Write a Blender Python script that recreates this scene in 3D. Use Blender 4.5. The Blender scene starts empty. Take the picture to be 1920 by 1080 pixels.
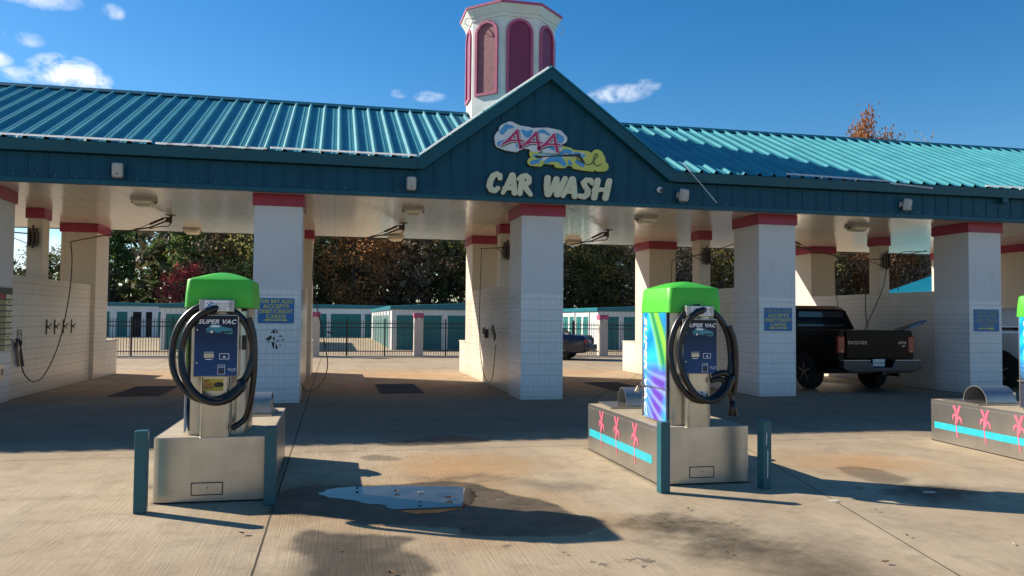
import bpy, math, random
import numpy as np
from mathutils import Vector, Matrix
S = bpy.context.scene
C = S.collection
PI = math.pi
rad = math.radians
rnd = random.Random(7)

# ------------------------------------------------------------------ camera
cd = bpy.data.cameras.new('camera'); cam = bpy.data.objects.new('camera', cd); C.objects.link(cam)
cd.sensor_width = 36; cd.lens = 36 * 1501.66 / 1920; cd.clip_start = 0.05; cd.clip_end = 3000
Rv = Vector((0.97622797, -0.21656576, 0.00884431)); Fv = Vector((0.21608312, 0.97562006, 0.03838724)).normalized()
Uv = Rv.cross(Fv).normalized()
cam.matrix_world = Matrix(((Rv.x, Uv.x, -Fv.x, 0), (Rv.y, Uv.y, -Fv.y, 0), (Rv.z, Uv.z, -Fv.z, 1.4958), (0, 0, 0, 1)))
S.camera = cam
S.view_settings.view_transform = 'Standard'; S.view_settings.look = 'None'
S.view_settings.gamma = 1; S.view_settings.exposure = 0.85
S.cycles.max_bounces = 8; S.cycles.diffuse_bounces = 5; S.cycles.glossy_bounces = 4
S.cycles.use_denoising = True
S.cycles.transparent_max_bounces = 8

# ------------------------------------------------------------------ sky and sun
SUN_E, SUN_A = 29.5, 34.0          # elevation; angle of the sun behind the canopy, measured from -X
sdir = Vector((-math.cos(rad(SUN_A)) * math.cos(rad(SUN_E)), math.sin(rad(SUN_A)) * math.cos(rad(SUN_E)), math.sin(rad(SUN_E))))
W = bpy.data.worlds.new('World'); S.world = W; W.use_nodes = True
wn, wl = W.node_tree.nodes, W.node_tree.links
bg = wn['Background']; bg.inputs['Strength'].default_value = 0.070
sky = wn.new('ShaderNodeTexSky'); sky.sky_type = 'NISHITA'; sky.sun_disc = False
sky.sun_elevation = rad(SUN_E); sky.sun_rotation = math.atan2(sdir.x, sdir.y)
sky.air_density = 1.0; sky.dust_density = 0.2; sky.ozone_density = 3.2; sky.altitude = 100
hs = wn.new('ShaderNodeHueSaturation'); hs.inputs['Saturation'].default_value = 1.36; hs.inputs['Value'].default_value = 1.12
wl.new(sky.outputs[0], hs.inputs['Color'])
tc = wn.new('ShaderNodeTexCoord')
def wmath(op, a, b=None, clamp=False):
    n = wn.new('ShaderNodeMath'); n.operation = op; n.use_clamp = clamp
    for i, v in enumerate((a, b)):
        if v is None: continue
        if isinstance(v, (int, float)): n.inputs[i].default_value = v
        else: wl.new(v, n.inputs[i])
    return n.outputs[0]
def wdot(v):
    n = wn.new('ShaderNodeVectorMath'); n.operation = 'DOT_PRODUCT'
    wl.new(tc.outputs['Generated'], n.inputs[0]); n.inputs[1].default_value = v
    return n.outputs['Value']
nz = wn.new('ShaderNodeTexNoise'); nz.inputs['Scale'].default_value = 34; nz.inputs['Detail'].default_value = 9; nz.inputs['Roughness'].default_value = 0.6
nz.inputs['Distortion'].default_value = 0.5
mp = wn.new('ShaderNodeMapping'); mp.inputs['Scale'].default_value = (1, 1, 1.5)
wl.new(tc.outputs['Generated'], mp.inputs['Vector']); wl.new(mp.outputs[0], nz.inputs['Vector'])
# clouds low over the roofs: azimuth (deg from +Y to +X), altitude, half-width, half-height, density
clouds = [(-17.0, 15.0, 1.9, .9, .95), (-15.6, 14.5, 1.2, .75, .85), (-19.2, 14.4, 1.3, .5, .6), (-18.6, 19.0, 2.2, .7, .45), (-14.4, 18.9, .7, .5, .38), (-19.3, 16.5, 1.2, .45, .4), (-20.9, 15.1, 1.0, .5, .7),
          (20.2, 15.8, 2.0, .62, .62), (22.2, 16.3, .9, .5, .38), (18.6, 15.5, 1.0, .5, .35), (6.4, 15.5, 1.3, .42, .4), (4.3, 15.6, .7, .35, .3), (-19.5, 3.8, 3, 1.2, .9), (-24, 5.5, 4, 1.2, .8),
          (60, 22, 9, 3, .8), (-50, 24, 10, 4, .9), (150, 30, 16, 6, .7), (-120, 28, 16, 6, .7)]
tot = None
for az, al, hw, hh, dens in clouds:
    az, al = rad(az), rad(al)
    c = Vector((math.sin(az) * math.cos(al), math.cos(az) * math.cos(al), math.sin(al)))
    r = Vector((math.cos(az), -math.sin(az), 0)); u = r.cross(c)
    X = wmath('DIVIDE', wdot(r), math.sin(rad(hw))); Y = wmath('DIVIDE', wdot(u), math.sin(rad(hh)))
    d2 = wmath('ADD', wmath('MULTIPLY', X, X), wmath('MULTIPLY', Y, Y))
    front = wmath('GREATER_THAN', wdot(c), 0.5)
    m = wmath('MULTIPLY', wmath('MULTIPLY', wmath('SUBTRACT', 1.25, wmath('MULTIPLY', d2, 0.8), True), front), dens)
    tot = m if tot is None else wmath('MAXIMUM', tot, m)
cl = wmath('MULTIPLY', wmath('SUBTRACT', wmath('MULTIPLY', tot, wmath('ADD', wmath('MULTIPLY', nz.outputs['Fac'], 3.4), -1.0)), 0.12), 1.25, True)
mx = wn.new('ShaderNodeMix'); mx.data_type = 'RGBA'
wl.new(cl, mx.inputs['Factor']); wl.new(hs.outputs[0], mx.inputs['A']); mx.inputs['B'].default_value = (8.6, 9.1, 10.0, 1)
wl.new(mx.outputs['Result'], bg.inputs['Color'])

sl = bpy.data.lights.new('sun', 'SUN'); sl.energy = 5.0; sl.angle = rad(0.53); sl.color = (1.0, 0.90, 0.74)
so = bpy.data.objects.new('sun', sl); C.objects.link(so)
so.rotation_euler = sdir.to_track_quat('Z', 'Y').to_euler(); so.location = (-30, 20, 30)

# ------------------------------------------------------------------ mesh helpers
class MB:
    def __init__(s): s.v = []; s.f = []
    def add(s, vs, fs):
        b = len(s.v); s.v += [tuple(v) for v in vs]; s.f += [tuple(b + i for i in f) for f in fs]; return s
    def box(s, x0, x1, y0, y1, z0, z1):
        return s.add([(x0, y0, z0), (x1, y0, z0), (x1, y1, z0), (x0, y1, z0), (x0, y0, z1), (x1, y0, z1), (x1, y1, z1), (x0, y1, z1)],
                     [(0, 3, 2, 1), (4, 5, 6, 7), (0, 1, 5, 4), (1, 2, 6, 5), (2, 3, 7, 6), (3, 0, 4, 7)])
    def tube(s, pts, r, n=8, cap=True):
        pts = [Vector(p) for p in pts]; N = len(pts)
        rs = r if hasattr(r, '__len__') else [r] * N
        ref = None; vs = []
        for i, p in enumerate(pts):
            t = (pts[min(i + 1, N - 1)] - pts[max(i - 1, 0)]).normalized()
            if ref is None:
                ref = t.cross(Vector((0, 0, 1)) if abs(t.z) < .9 else Vector((1, 0, 0))).normalized()
            ref = (ref - t * ref.dot(t)).normalized(); q = t.cross(ref)
            for k in range(n):
                a = 2 * PI * k / n; vs.append(p + (ref * math.cos(a) + q * math.sin(a)) * rs[i])
        fs = [(i * n + k, i * n + (k + 1) % n, (i + 1) * n + (k + 1) % n, (i + 1) * n + k) for i in range(N - 1) for k in range(n)]
        if cap: fs += [tuple(range(n))[::-1], tuple((N - 1) * n + k for k in range(n))]
        return s.add(vs, fs)
    def cyl(s, a, b, r, n=16): return s.tube([a, b], r, n)
    def bar(s, a, b, w, h=None):
        h = h or w; a, b = Vector(a), Vector(b); t = (b - a).normalized()
        u = t.cross(Vector((0, 0, 1)) if abs(t.z) < .95 else Vector((0, 1, 0))).normalized(); q = u.cross(t)
        vs = [p + u * i * w / 2 + q * j * h / 2 for p in (a, b) for i, j in ((-1, -1), (1, -1), (1, 1), (-1, 1))]
        return s.add(vs, [(0, 3, 2, 1)[::-1], (4, 5, 6, 7)[::-1], (0, 1, 5, 4)[::-1], (1, 2, 6, 5)[::-1], (2, 3, 7, 6)[::-1], (3, 0, 4, 7)[::-1]])
    def prism(s, poly, lo, hi, ax='z'):
        """extrude a 2D polygon along an axis; poly in (x,y) for z, (y,z) for x, (x,z) for y"""
        n = len(poly)
        def m(p, t): return {'z': (p[0], p[1], t), 'x': (t, p[0], p[1]), 'y': (p[0], t, p[1])}[ax]
        vs = [m(p, lo) for p in poly] + [m(p, hi) for p in poly]
        fs = [tuple(range(n))[::-1], tuple(range(n, 2 * n))] + [(i, (i + 1) % n, n + (i + 1) % n, n + i) for i in range(n)]
        return s.add(vs, fs)
    def loft(s, rings, cap=True):
        n = len(rings[0]); vs = [p for r in rings for p in r]
        fs = [(i * n + k, i * n + (k + 1) % n, (i + 1) * n + (k + 1) % n, (i + 1) * n + k) for i in range(len(rings) - 1) for k in range(n)]
        if cap: fs += [tuple(range(n))[::-1], tuple((len(rings) - 1) * n + k for k in range(n))]
        return s.add(vs, fs)
    def rev(s, prof, c=(0, 0, 0), n=24, ax='z'):
        rings = []
        for r, h in prof:
            ring = []
            for k in range(n):
                a = 2 * PI * k / n; x, y = r * math.cos(a), r * math.sin(a)
                ring.append({'z': (c[0] + x, c[1] + y, c[2] + h), 'y': (c[0] + x, c[1] + h, c[2] + y), 'x': (c[0] + h, c[1] + x, c[2] + y)}[ax])
            rings.append(ring)
        return s.loft(rings)
    def xf(s, M): s.v = [tuple(M @ Vector(v)) for v in s.v]; return s
    def merge(s, o): return s.add(o.v, o.f)

def setp(o, **k):
    for a, b in k.items():
        if b is not None: o[a] = b
    return o
def empty(name, loc, label, cat, group=None, rz=0):
    o = bpy.data.objects.new(name, None); C.objects.link(o); o.location = loc; o.rotation_euler.z = rz
    o.empty_display_size = .2
    return setp(o, label=label, category=cat, group=group)
def fixn(me):
    import bmesh
    bm = bmesh.new(); bm.from_mesh(me); bmesh.ops.recalc_face_normals(bm, faces=bm.faces); bm.to_mesh(me); bm.free()
def build(name, mb, mat, parent=None, off=None, bevel=0, smooth=False, label=None, cat=None, group=None, kind=None, fix=True, seg=2):
    """one mesh object. off = world point that becomes the local origin"""
    if off is None: off = root_of(parent).location if parent is not None and WORLD[0] else (0, 0, 0)
    ox, oy, oz = off
    me = bpy.data.meshes.new(name)
    me.from_pydata([(x - ox, y - oy, z - oz) for x, y, z in mb.v], [], mb.f)
    if fix: fixn(me)
    if smooth: me.shade_smooth()
    me.materials.append(mat)
    o = bpy.data.objects.new(name, me); C.objects.link(o)
    if parent is not None: o.parent = parent
    else: o.location = off
    if bevel:
        b = o.modifiers.new('bevel', 'BEVEL'); b.width = bevel; b.segments = seg; b.limit_method = 'ANGLE'; b.angle_limit = rad(40)
        me.shade_smooth(); b.harden_normals = True
    if smooth and not bevel:
        pass
    return setp(o, label=label, category=cat, group=group, kind=kind)
WORLD = [False]
def root_of(o):
    while o.parent is not None: o = o.parent
    return o
def copy_tree(o, parent=None):
    c = o.copy(); C.objects.link(c); c.parent = parent
    for ch in [x for x in C.objects if x.parent is o]: copy_tree(ch, c)
    return c
def autosmooth(o, ang=35):
    me = o.data; me.shade_smooth()
    me.set_sharp_from_angle(angle=rad(ang)); return o

# ------------------------------------------------------------------ 2D shapes: signed distance -> outline -> solid
def sd_caps(strokes):
    """strokes: list of (points, radius)"""
    def f(X, Y):
        d = np.full(X.shape, 9.9)
        for pts, r in strokes:
            if len(pts) == 1: pts = [pts[0], (pts[0][0] + 1e-5, pts[0][1])]
            rr = r if hasattr(r, '__len__') else [r] * len(pts)
            for (a, b, r0, r1) in zip(pts[:-1], pts[1:], rr[:-1], rr[1:]):
                ax, ay = a; bx, by = b; L = (bx - ax) ** 2 + (by - ay) ** 2 + 1e-12
                t = np.clip(((X - ax) * (bx - ax) + (Y - ay) * (by - ay)) / L, 0, 1)
                d = np.minimum(d, np.hypot(X - ax - t * (bx - ax), Y - ay - t * (by - ay)) - (r0 + t * (r1 - r0)))
        return d
    return f
def loops_of(f, x0, x1, y0, y1, h, lev=0.0):
    xs = np.arange(x0, x1 + h, h); ys = np.arange(y0, y1 + h, h)
    X, Y = np.meshgrid(xs, ys); D = f(X, Y) - lev
    D[0, :] = D[-1, :] = 1; D[:, 0] = D[:, -1] = 1
    D[np.abs(D) < 1e-9] = 1e-9
    nxt = {}
    def ed(i, j, k):  # edge keys
        return [(i, j, 0), (i, j + 1, 1), (i + 1, j, 0), (i, j, 1)][k]
    def pt(key):
        i, j, t = key
        if t == 0: a, b = D[i, j], D[i, j + 1]; s = a / (a - b); return (xs[j] + s * h, ys[i])
        a, b = D[i, j], D[i + 1, j]; s = a / (a - b); return (xs[j], ys[i] + s * h)
    T = {1: [(3, 0)], 2: [(0, 1)], 3: [(3, 1)], 4: [(1, 2)], 5: [(3, 0), (1, 2)], 6: [(0, 2)], 7: [(3, 2)], 8: [(2, 3)], 9: [(2, 0)], 10: [(0, 1), (2, 3)], 11: [(2, 1)], 12: [(1, 3)], 13: [(1, 0)], 14: [(0, 3)]}
    In = D < 0
    code = In[:-1, :-1] * 1 + In[:-1, 1:] * 2 + In[1:, 1:] * 4 + In[1:, :-1] * 8
    for i, j in zip(*np.where((code > 0) & (code < 15))):
        for a, b in T[int(code[i, j])]: nxt[ed(i, j, a)] = ed(i, j, b)
    loops = []
    while nxt:
        k0 = next(iter(nxt)); k = k0; L = []
        while k in nxt:
            L.append(pt(k)); k = nxt.pop(k)
        if len(L) > 5: loops.append(L)
    return loops
def flat(loops, t, name='x'):
    """filled outline with holes, thickness t, as an MB in local XY, z 0..t"""
    cu = bpy.data.curves.new(name, 'CURVE'); cu.dimensions = '2D'; cu.fill_mode = 'BOTH'; cu.extrude = t / 2
    for L in loops:
        sp = cu.splines.new('POLY'); sp.points.add(len(L) - 1); sp.use_cyclic_u = True
        for p, q in zip(sp.points, L): p.co = (q[0], q[1], 0, 1)
    return curve_mb(cu, t / 2)
def curve_mb(cu, dz):
    o = bpy.data.objects.new('tmp', cu); C.objects.link(o)
    bpy.context.view_layer.update()
    me = bpy.data.meshes.new_from_object(o.evaluated_get(bpy.context.evaluated_depsgraph_get()))
    mb = MB(); mb.add([(v.co.x, v.co.y, v.co.z + dz) for v in me.vertices], [tuple(p.vertices) for p in me.polygons])
    bpy.data.objects.remove(o); bpy.data.meshes.remove(me); bpy.data.curves.remove(cu)
    return mb
def text(s, size, t=.002, shear=0, offset=0, align='CENTER', space=1.0, xs=1.0):
    cu = bpy.data.curves.new('t', 'FONT'); cu.body = s; cu.size = size; cu.extrude = t / 2; cu.shear = shear
    cu.offset = offset; cu.align_x = align; cu.align_y = 'CENTER'; cu.space_character = space; cu.resolution_u = 4
    mb = curve_mb(cu, t / 2)
    if xs != 1.0: mb.v = [(x * xs, y, z) for x, y, z in mb.v]
    return mb
def frame(o, right, up):
    r = Vector(right).normalized(); u = Vector(up).normalized(); n = r.cross(u)
    return Matrix(((r.x, u.x, n.x, o[0]), (r.y, u.y, n.y, o[1]), (r.z, u.z, n.z, o[2]), (0, 0, 0, 1)))
def fY(x, y, z): return frame((x, y, z), (1, 0, 0), (0, 0, 1))      # faces -Y
def rrect(w, h, r, n=5, cx=0, cy=0):
    P = []
    for sx, sy, a0 in ((1, 1, 0), (-1, 1, 90), (-1, -1, 180), (1, -1, 270)):
        for k in range(n + 1):
            a = rad(a0 + 90 * k / n); P.append((cx + sx * (w / 2 - r) + r * math.cos(a), cy + sy * (h / 2 - r) + r * math.sin(a)))
    return P
def smoothpath(pts, n=8):
    P = [Vector(p) for p in pts]; P = [P[0] * 2 - P[1]] + P + [P[-1] * 2 - P[-2]]; out = []
    for i in range(1, len(P) - 2):
        for k in range(n):
            t = k / n
            out.append(0.5 * ((2 * P[i]) + (P[i + 1] - P[i - 1]) * t + (2 * P[i - 1] - 5 * P[i] + 4 * P[i + 1] - P[i + 2]) * t * t + (3 * P[i] - P[i - 1] - 3 * P[i + 1] + P[i + 2]) * t ** 3))
    out.append(P[-2]); return out

# ------------------------------------------------------------------ materials
class NT:
    def __init__(s, name):
        s.m = bpy.data.materials.new(name); s.m.use_nodes = True; s.n = s.m.node_tree.nodes; s.l = s.m.node_tree.links
        s.b = s.n['Principled BSDF']; s.t = s.n.new('ShaderNodeTexCoord')
    def put(s, sock, v):
        if isinstance(v, bpy.types.NodeSocket): s.l.new(v, sock)
        elif isinstance(v, (tuple, list)) and len(v) == 3 and sock.type == 'RGBA': sock.default_value = (*v, 1)
        else: sock.default_value = v
    def math(s, op, a, b=None, clamp=False, c=None):
        n = s.n.new('ShaderNodeMath'); n.operation = op; n.use_clamp = clamp
        for i, v in enumerate((a, b, c)):
            if v is not None: s.put(n.inputs[i], v)
        return n.outputs[0]
    def mix(s, f, a, b, mode='MIX'):
        n = s.n.new('ShaderNodeMix'); n.data_type = 'RGBA'; n.blend_type = mode
        s.put(n.inputs['Factor'], f); s.put(n.inputs['A'], a); s.put(n.inputs['B'], b); return n.outputs['Result']
    def noise(s, scale, detail=4, rough=.55, vec=None, stretch=None, dist=0, col=False):
        n = s.n.new('ShaderNodeTexNoise'); n.inputs['Scale'].default_value = scale; n.inputs['Detail'].default_value = detail
        n.inputs['Roughness'].default_value = rough; n.inputs['Distortion'].default_value = dist
        v = vec or s.t.outputs['Object']
        if stretch:
            m = s.n.new('ShaderNodeMapping'); m.inputs['Scale'].default_value = stretch; s.l.new(v, m.inputs[0]); v = m.outputs[0]
        s.l.new(v, n.inputs['Vector']); return n.outputs['Color' if col else 'Fac']
    def ramp(s, f, a, b):   # clamped remap
        n = s.n.new('ShaderNodeMapRange'); n.inputs['From Min'].default_value = a; n.inputs['From Max'].default_value = b; s.l.new(f, n.inputs['Value']); return n.outputs[0]
    def xyz(s, v=None):
        n = s.n.new('ShaderNodeSeparateXYZ'); s.l.new(v or s.t.outputs['Object'], n.inputs[0]); return n.outputs
    def comb(s, x, y, z=0.0):
        n = s.n.new('ShaderNodeCombineXYZ')
        for i, v in enumerate((x, y, z)): s.put(n.inputs[i], v)
        return n.outputs[0]
    def bump(s, h, strength=.3, dist=.01):
        n = s.n.new('ShaderNodeBump'); n.inputs['Strength'].default_value = strength; n.inputs['Distance'].default_value = dist
        s.l.new(h, n.inputs['Height']); s.l.new(n.outputs[0], s.b.inputs['Normal']); return n
    def set(s, color=None, rough=None, metal=None, spec=None, **k):
        if color is not None: s.put(s.b.inputs['Base Color'], color)
        if rough is not None: s.put(s.b.inputs['Roughness'], rough)
        if metal is not None: s.put(s.b.inputs['Metallic'], metal)
        if spec is not None: s.put(s.b.inputs['Specular IOR Level'], spec)
        for a, v in k.items(): s.put(s.b.inputs[a.replace('_', ' ')], v)
        return s.m
def paint(name, col, rough=.5, var=.12, scale=6, metal=0, bump=.05, dirt=0, spec=.5, bscale=60):
    t = NT(name); c2 = tuple(x * (1 - var) for x in col)
    c = t.mix(t.ramp(t.noise(scale, 5), .3, .7), c2, col)
    if dirt:
        c = t.mix(t.math('MULTIPLY', t.ramp(t.noise(scale * .45, 8, .7), .52, .75), dirt), c, (.09, .075, .055))
    r = t.math('ADD', t.math('MULTIPLY', t.noise(scale * 2, 3), .2), rough - .1)
    t.set(c, r, metal, spec)
    if bump: t.bump(t.noise(bscale, 3), bump, .004)
    return t.m

def mat_concrete():
    t = NT('stained concrete')
    at = t.n.new('ShaderNodeAttribute'); at.attribute_name = 'soak'; sx_, oil, halo = t.xyz(at.outputs['Vector']); P = t.t.outputs['Object']; x, y, z = t.xyz()
    nd = t.noise(.9, 5, .6); nf = t.noise(7, 6, .65); nn = t.noise(.28, 3)
    c = t.mix(t.ramp(nd, .3, .7), (.345, .262, .170), (.475, .385, .268))
    c = t.mix(t.math('MULTIPLY', t.ramp(nf, .35, .75), .30), c, (.50, .40, .265))
    c = t.mix(t.math('MULTIPLY', t.ramp(nn, .48, .66), .35), c, (.36, .235, .12))
    c = t.mix(t.math('MULTIPLY', t.ramp(t.noise(2.7, 9, .74, dist=.6), .49, .64), .42), c, (.21, .16, .11))
    c = t.mix(t.math('MULTIPLY', t.ramp(t.noise(1.1, 7, .7, dist=1.2), .55, .72), .38), c, (.19, .14, .095))
    c = t.mix(t.math('MULTIPLY', t.ramp(t.noise(34, 4, .8), .60, .70), .5), c, (.56, .49, .40))
    c = t.mix(t.math('MULTIPLY', t.ramp(t.noise(16, 5, .7), .58, .74), .30), c, (.55, .48, .38))
    # broom marks across the lane and fine grain
    br = t.noise(60, 2, .5, stretch=(1.0, .03, 1)); gr = t.noise(190, 3, .7)
    c = t.mix(t.math('MULTIPLY', t.ramp(br, .45, .75), .20), c, (.20, .16, .12))
    c = t.mix(t.math('MULTIPLY', t.ramp(gr, .52, .68), .50), c, (.15, .12, .09))
    c = t.mix(t.math('MULTIPLY', t.ramp(t.noise(45, 2, .5), .68, .76), .5), c, (.12, .10, .085))
    # tyre tracks and wear running along the lanes
    tr = t.noise(1.6, 4, .6, stretch=(1, .09, 1))
    c = t.mix(t.math('MULTIPLY', t.ramp(tr, .5, .72), .38), c, (.23, .19, .15))
    dx = t.noise(2.2, 5, .62, col=True)
    sx, sy, _ = t.xyz(dx)
    wx = t.math('ADD', x, t.math('MULTIPLY', t.math('SUBTRACT', sx, .5), .9)); wy = t.math('ADD', y, t.math('MULTIPLY', t.math('SUBTRACT', sy, .5), .9))
    def ell(cx, cy, rx, ry, rot=0, soft=.35, warp=True):
        X = t.math('SUBTRACT', wx if warp else x, cx); Y = t.math('SUBTRACT', wy if warp else y, cy)
        ca, sa = math.cos(rot), math.sin(rot)
        u = t.math('DIVIDE', t.math('ADD', t.math('MULTIPLY', X, ca), t.math('MULTIPLY', Y, sa)), rx)
        v = t.math('DIVIDE', t.math('ADD', t.math('MULTIPLY', X, -sa), t.math('MULTIPLY', Y, ca)), ry)
        d = t.math('SQRT', t.math('ADD', t.math('MULTIPLY', u, u), t.math('MULTIPLY', v, v)))
        return t.ramp(d, 1 + soft * .3, 1 - soft)
    def union(L):
        o = None
        for e in L:
            m = ell(*e); o = m if o is None else t.math('MAXIMUM', o, m)
        return o
    rust = union([(1.6, 21.5, 2.6, 1.9, 0, .9), (5.9, 22.0, 2.4, 2.0, 0, .9), (-4.0, 22.0, 2.2, 1.8, 0, .9), (1.2, 8.0, .7, .9, 0, .9), (5.6, 7.6, .9, .5, 0, .9), (10.6, 21, 2, 2, 0, .9),
                  (1.6, 17.0, 1.9, 2.2, 0, .9), (-3.6, 17.5, 1.7, 2.4, 0, .9), (6.3, 17.3, 1.9, 2.2, 0, .9)])
    c = t.mix(t.math('MULTIPLY', rust, .42), c, (.50, .25, .09))
    grime_shade = union([(2.45, 5.45, .55, .30, -.6, .9), (2.66, 4.85, .40, .50, .5, .9), (2.9, 4.4, .4, .5, .4, .9), (5.25, 6.22, .55, .26, .1, .8), (11.2, 15.6, 2, 2.6, 0, .8), (1.9, 7.1, .5, .28, -.4, 1.0), (1.1, 7.6, .5, .2, 0, 1.0)])
    shd = t.math('MULTIPLY', t.ramp(wy, 9.0, 10.6), t.ramp(wy, 18.5, 14.0))  # floor under the canopy painted darker to deepen its shadow; joins the grime spots
    grime_shade = t.math('MAXIMUM', grime_shade, t.math('MULTIPLY', shd, .92))
    c = t.mix(t.math('MULTIPLY', grime_shade, .62), c, (.085, .068, .05))
    wet = union([(11.0, 16.5, 1.5, 2.2, 0, .4), (-1.8, 9.85, .3, .13, 0, .3), (1.9, 4.7, .06, .04, 0, .2), (1.6, 4.8, .08, .04, 0, .2), (-1.35, 7.6, .4, .2, 0, .3), (.0, 5.1, .3, .6, .1, .8), (-.2, 6.6, .25, .5, 0, .7)])
    c = t.mix(t.math('MULTIPLY', wet, .66), c, (.10, .078, .055))
    # saw-cut joints
    def line(v, pos, w): return t.math('LESS_THAN', t.math('ABSOLUTE', t.math('SUBTRACT', v, pos)), w)
    jn = None
    wob = t.math('MULTIPLY', t.math('SUBTRACT', t.noise(3, 4), .5), .012)
    xw = t.math('ADD', x, wob); yw = t.math('ADD', y, wob)
    for v, p, w in [(xw, -.44, .008), (yw, 9.17, .007), (xw, 8.15, .006), (xw, -4.8, .006), (yw, 27.2, .02), (yw, -3, .01), (xw, 12.5, .006)]:
        m = line(v, p, w); jn = m if jn is None else t.math('MAXIMUM', jn, m)
    sl_ = t.math('SUBTRACT', xw, t.math('ADD', 2.62, t.math('MULTIPLY', y, .2475)))
    jn = t.math('MAXIMUM', jn, t.math('MULTIPLY', t.math('LESS_THAN', t.math('ABSOLUTE', sl_), .006), t.math('LESS_THAN', y, 9.1)))
    # cuts running diagonally to the floor drains of each bay
    bx = t.math('SUBTRACT', t.math('ABSOLUTE', t.math('SUBTRACT', t.math('MODULO', t.math('ADD', x, 20 * 4.85 + 1.0), 4.85), 2.425)), .5)
    dg = t.math('LESS_THAN', t.math('ABSOLUTE', t.math('SUBTRACT', t.math('ABSOLUTE', t.math('SUBTRACT', yw, 17.2)), t.math('ADD', .9, t.math('MULTIPLY', bx, 1.9)))), .02)
    jn = t.math('MAXIMUM', jn, t.math('MULTIPLY', dg, t.math('MULTIPLY', t.math('GREATER_THAN', bx, 0.0), t.math('MULTIPLY', t.math('GREATER_THAN', y, 14), t.math('LESS_THAN', y, 24)))))
    c = t.mix(t.math('MULTIPLY', halo, .5), c, (.36, .21, .09))
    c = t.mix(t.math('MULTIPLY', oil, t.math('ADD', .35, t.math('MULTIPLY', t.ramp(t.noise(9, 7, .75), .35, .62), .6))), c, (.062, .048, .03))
    c = t.mix(t.math('MULTIPLY', sx_, t.math('ADD', .66, t.math('MULTIPLY', t.ramp(t.noise(3.2, 6, .65), .3, .6), .26))), c, (.05, .040, .026))
    crk = t.n.new('ShaderNodeTexVoronoi'); crk.feature = 'DISTANCE_TO_EDGE'; crk.inputs['Scale'].default_value = .33
    t.l.new(t.comb(wx, wy), crk.inputs['Vector'])
    c = t.mix(t.math('MULTIPLY', t.math('LESS_THAN', crk.outputs['Distance'], .0011), .22), c, (.1, .08, .06))
    c = t.mix(t.math('MULTIPLY', jn, .88), c, (.035, .03, .025))
    wet = t.math('MAXIMUM', wet, t.math('MULTIPLY', sx_, .8))
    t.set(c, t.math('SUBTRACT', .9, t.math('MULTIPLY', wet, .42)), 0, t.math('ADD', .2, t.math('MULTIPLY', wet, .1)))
    h = t.math('ADD', t.math('MULTIPLY', br, .5), t.math('ADD', t.math('MULTIPLY', gr, .5), t.math('MULTIPLY', nf, .6)))
    h = t.math('SUBTRACT', h, t.math('MULTIPLY', jn, 2.0))
    t.bump(h, .6, .012)
    return t.m
def mat_tile(name, col, top=2.0, grout=(.54, .52, .50)):
    t = NT(name); x, y, z = t.xyz(); b = t.n.new('ShaderNodeTexBrick')
    u = t.math('ADD', x, y)
    t.l.new(t.comb(t.math('ADD', u, 50.0), t.math('ADD', z, 50.0)), b.inputs['Vector'])
    b.offset = 0; b.squash = 1; b.inputs['Scale'].default_value = 1; b.inputs['Brick Width'].default_value = .1015; b.inputs['Row Height'].default_value = .1015
    b.inputs['Mortar Size'].default_value = .0028; b.inputs['Mortar Smooth'].default_value = .3
    b.inputs['Color1'].default_value = (*col, 1); b.inputs['Color2'].default_value = (*[v * .95 for v in col], 1)
    b.inputs['Mortar'].default_value = (*grout, 1)
    up = t.math('GREATER_THAN', z, top)
    g = t.noise(1.1, 6, .65)
    # a mortar course of the blocks under the tiles every fifth row reads darker
    mr = t.math('LESS_THAN', t.math('ABSOLUTE', t.math('SUBTRACT', t.math('MODULO', t.math('ADD', z, 10.0), .203), .1015)), .004)
    c = t.mix(t.math('MULTIPLY', mr, .42), b.outputs['Color'], (.2, .19, .19))
    c = t.mix(up, c, tuple(v * .88 for v in col))
    c = t.mix(t.math('MULTIPLY', t.ramp(g, .45, .8), .22), c, (.42, .36, .28))
    low = t.ramp(t.math('ADD', z, t.math('MULTIPLY', g, .5)), .62, .18)
    c = t.mix(t.math('MULTIPLY', low, .42), c, (.30, .24, .17))
    st = t.noise(9, 4, .6, stretch=(1, 1, .08))
    c = t.mix(t.math('MULTIPLY', t.ramp(st, .58, .8), .3), c, (.28, .25, .2))
    t.set(c, t.math('ADD', .26, t.math('MULTIPLY', up, .3)), 0, .5)
    h = t.math('MULTIPLY', t.math('ADD', b.outputs['Fac'], t.math('MULTIPLY', mr, .5)), t.math('SUBTRACT', 1.0, up))
    h = t.math('SUBTRACT', t.math('MULTIPLY', t.noise(3, 3), .5), h)
    t.bump(h, .5, .003); return t.m
def mat_ceiling():
    t = NT('cream ceiling panel'); x, y, z = t.xyz()
    s = t.math('ABSOLUTE', t.math('SUBTRACT', t.math('MODULO', t.math('ADD', x, 50 * .305), .305), .1525))
    seam = t.ramp(s, .006, .002)
    c = t.mix(t.ramp(t.noise(.7, 4), .35, .7), (.80, .74, .62), (.90, .86, .77))
    c = t.mix(t.math('MULTIPLY', seam, .6), c, (.12, .1, .08))
    c = t.mix(t.math('MULTIPLY', t.ramp(t.noise(5, 6, .7), .6, .8), .3), c, (.3, .22, .13))
    t.set(c, .20, 0, .5, Coat_Weight=.2, Coat_Roughness=.08)
    h = t.math('SUBTRACT', t.math('MULTIPLY', t.noise(2.6, 2, .4, stretch=(1.0, .8, 1)), 1.0), t.math('MULTIPLY', seam, .06))
    h = t.math('ADD', h, t.math('MULTIPLY', t.noise(11, 1, .4, stretch=(1, .5, 1)), .12))
    t.bump(h, .6, .012); return t.m
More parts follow.
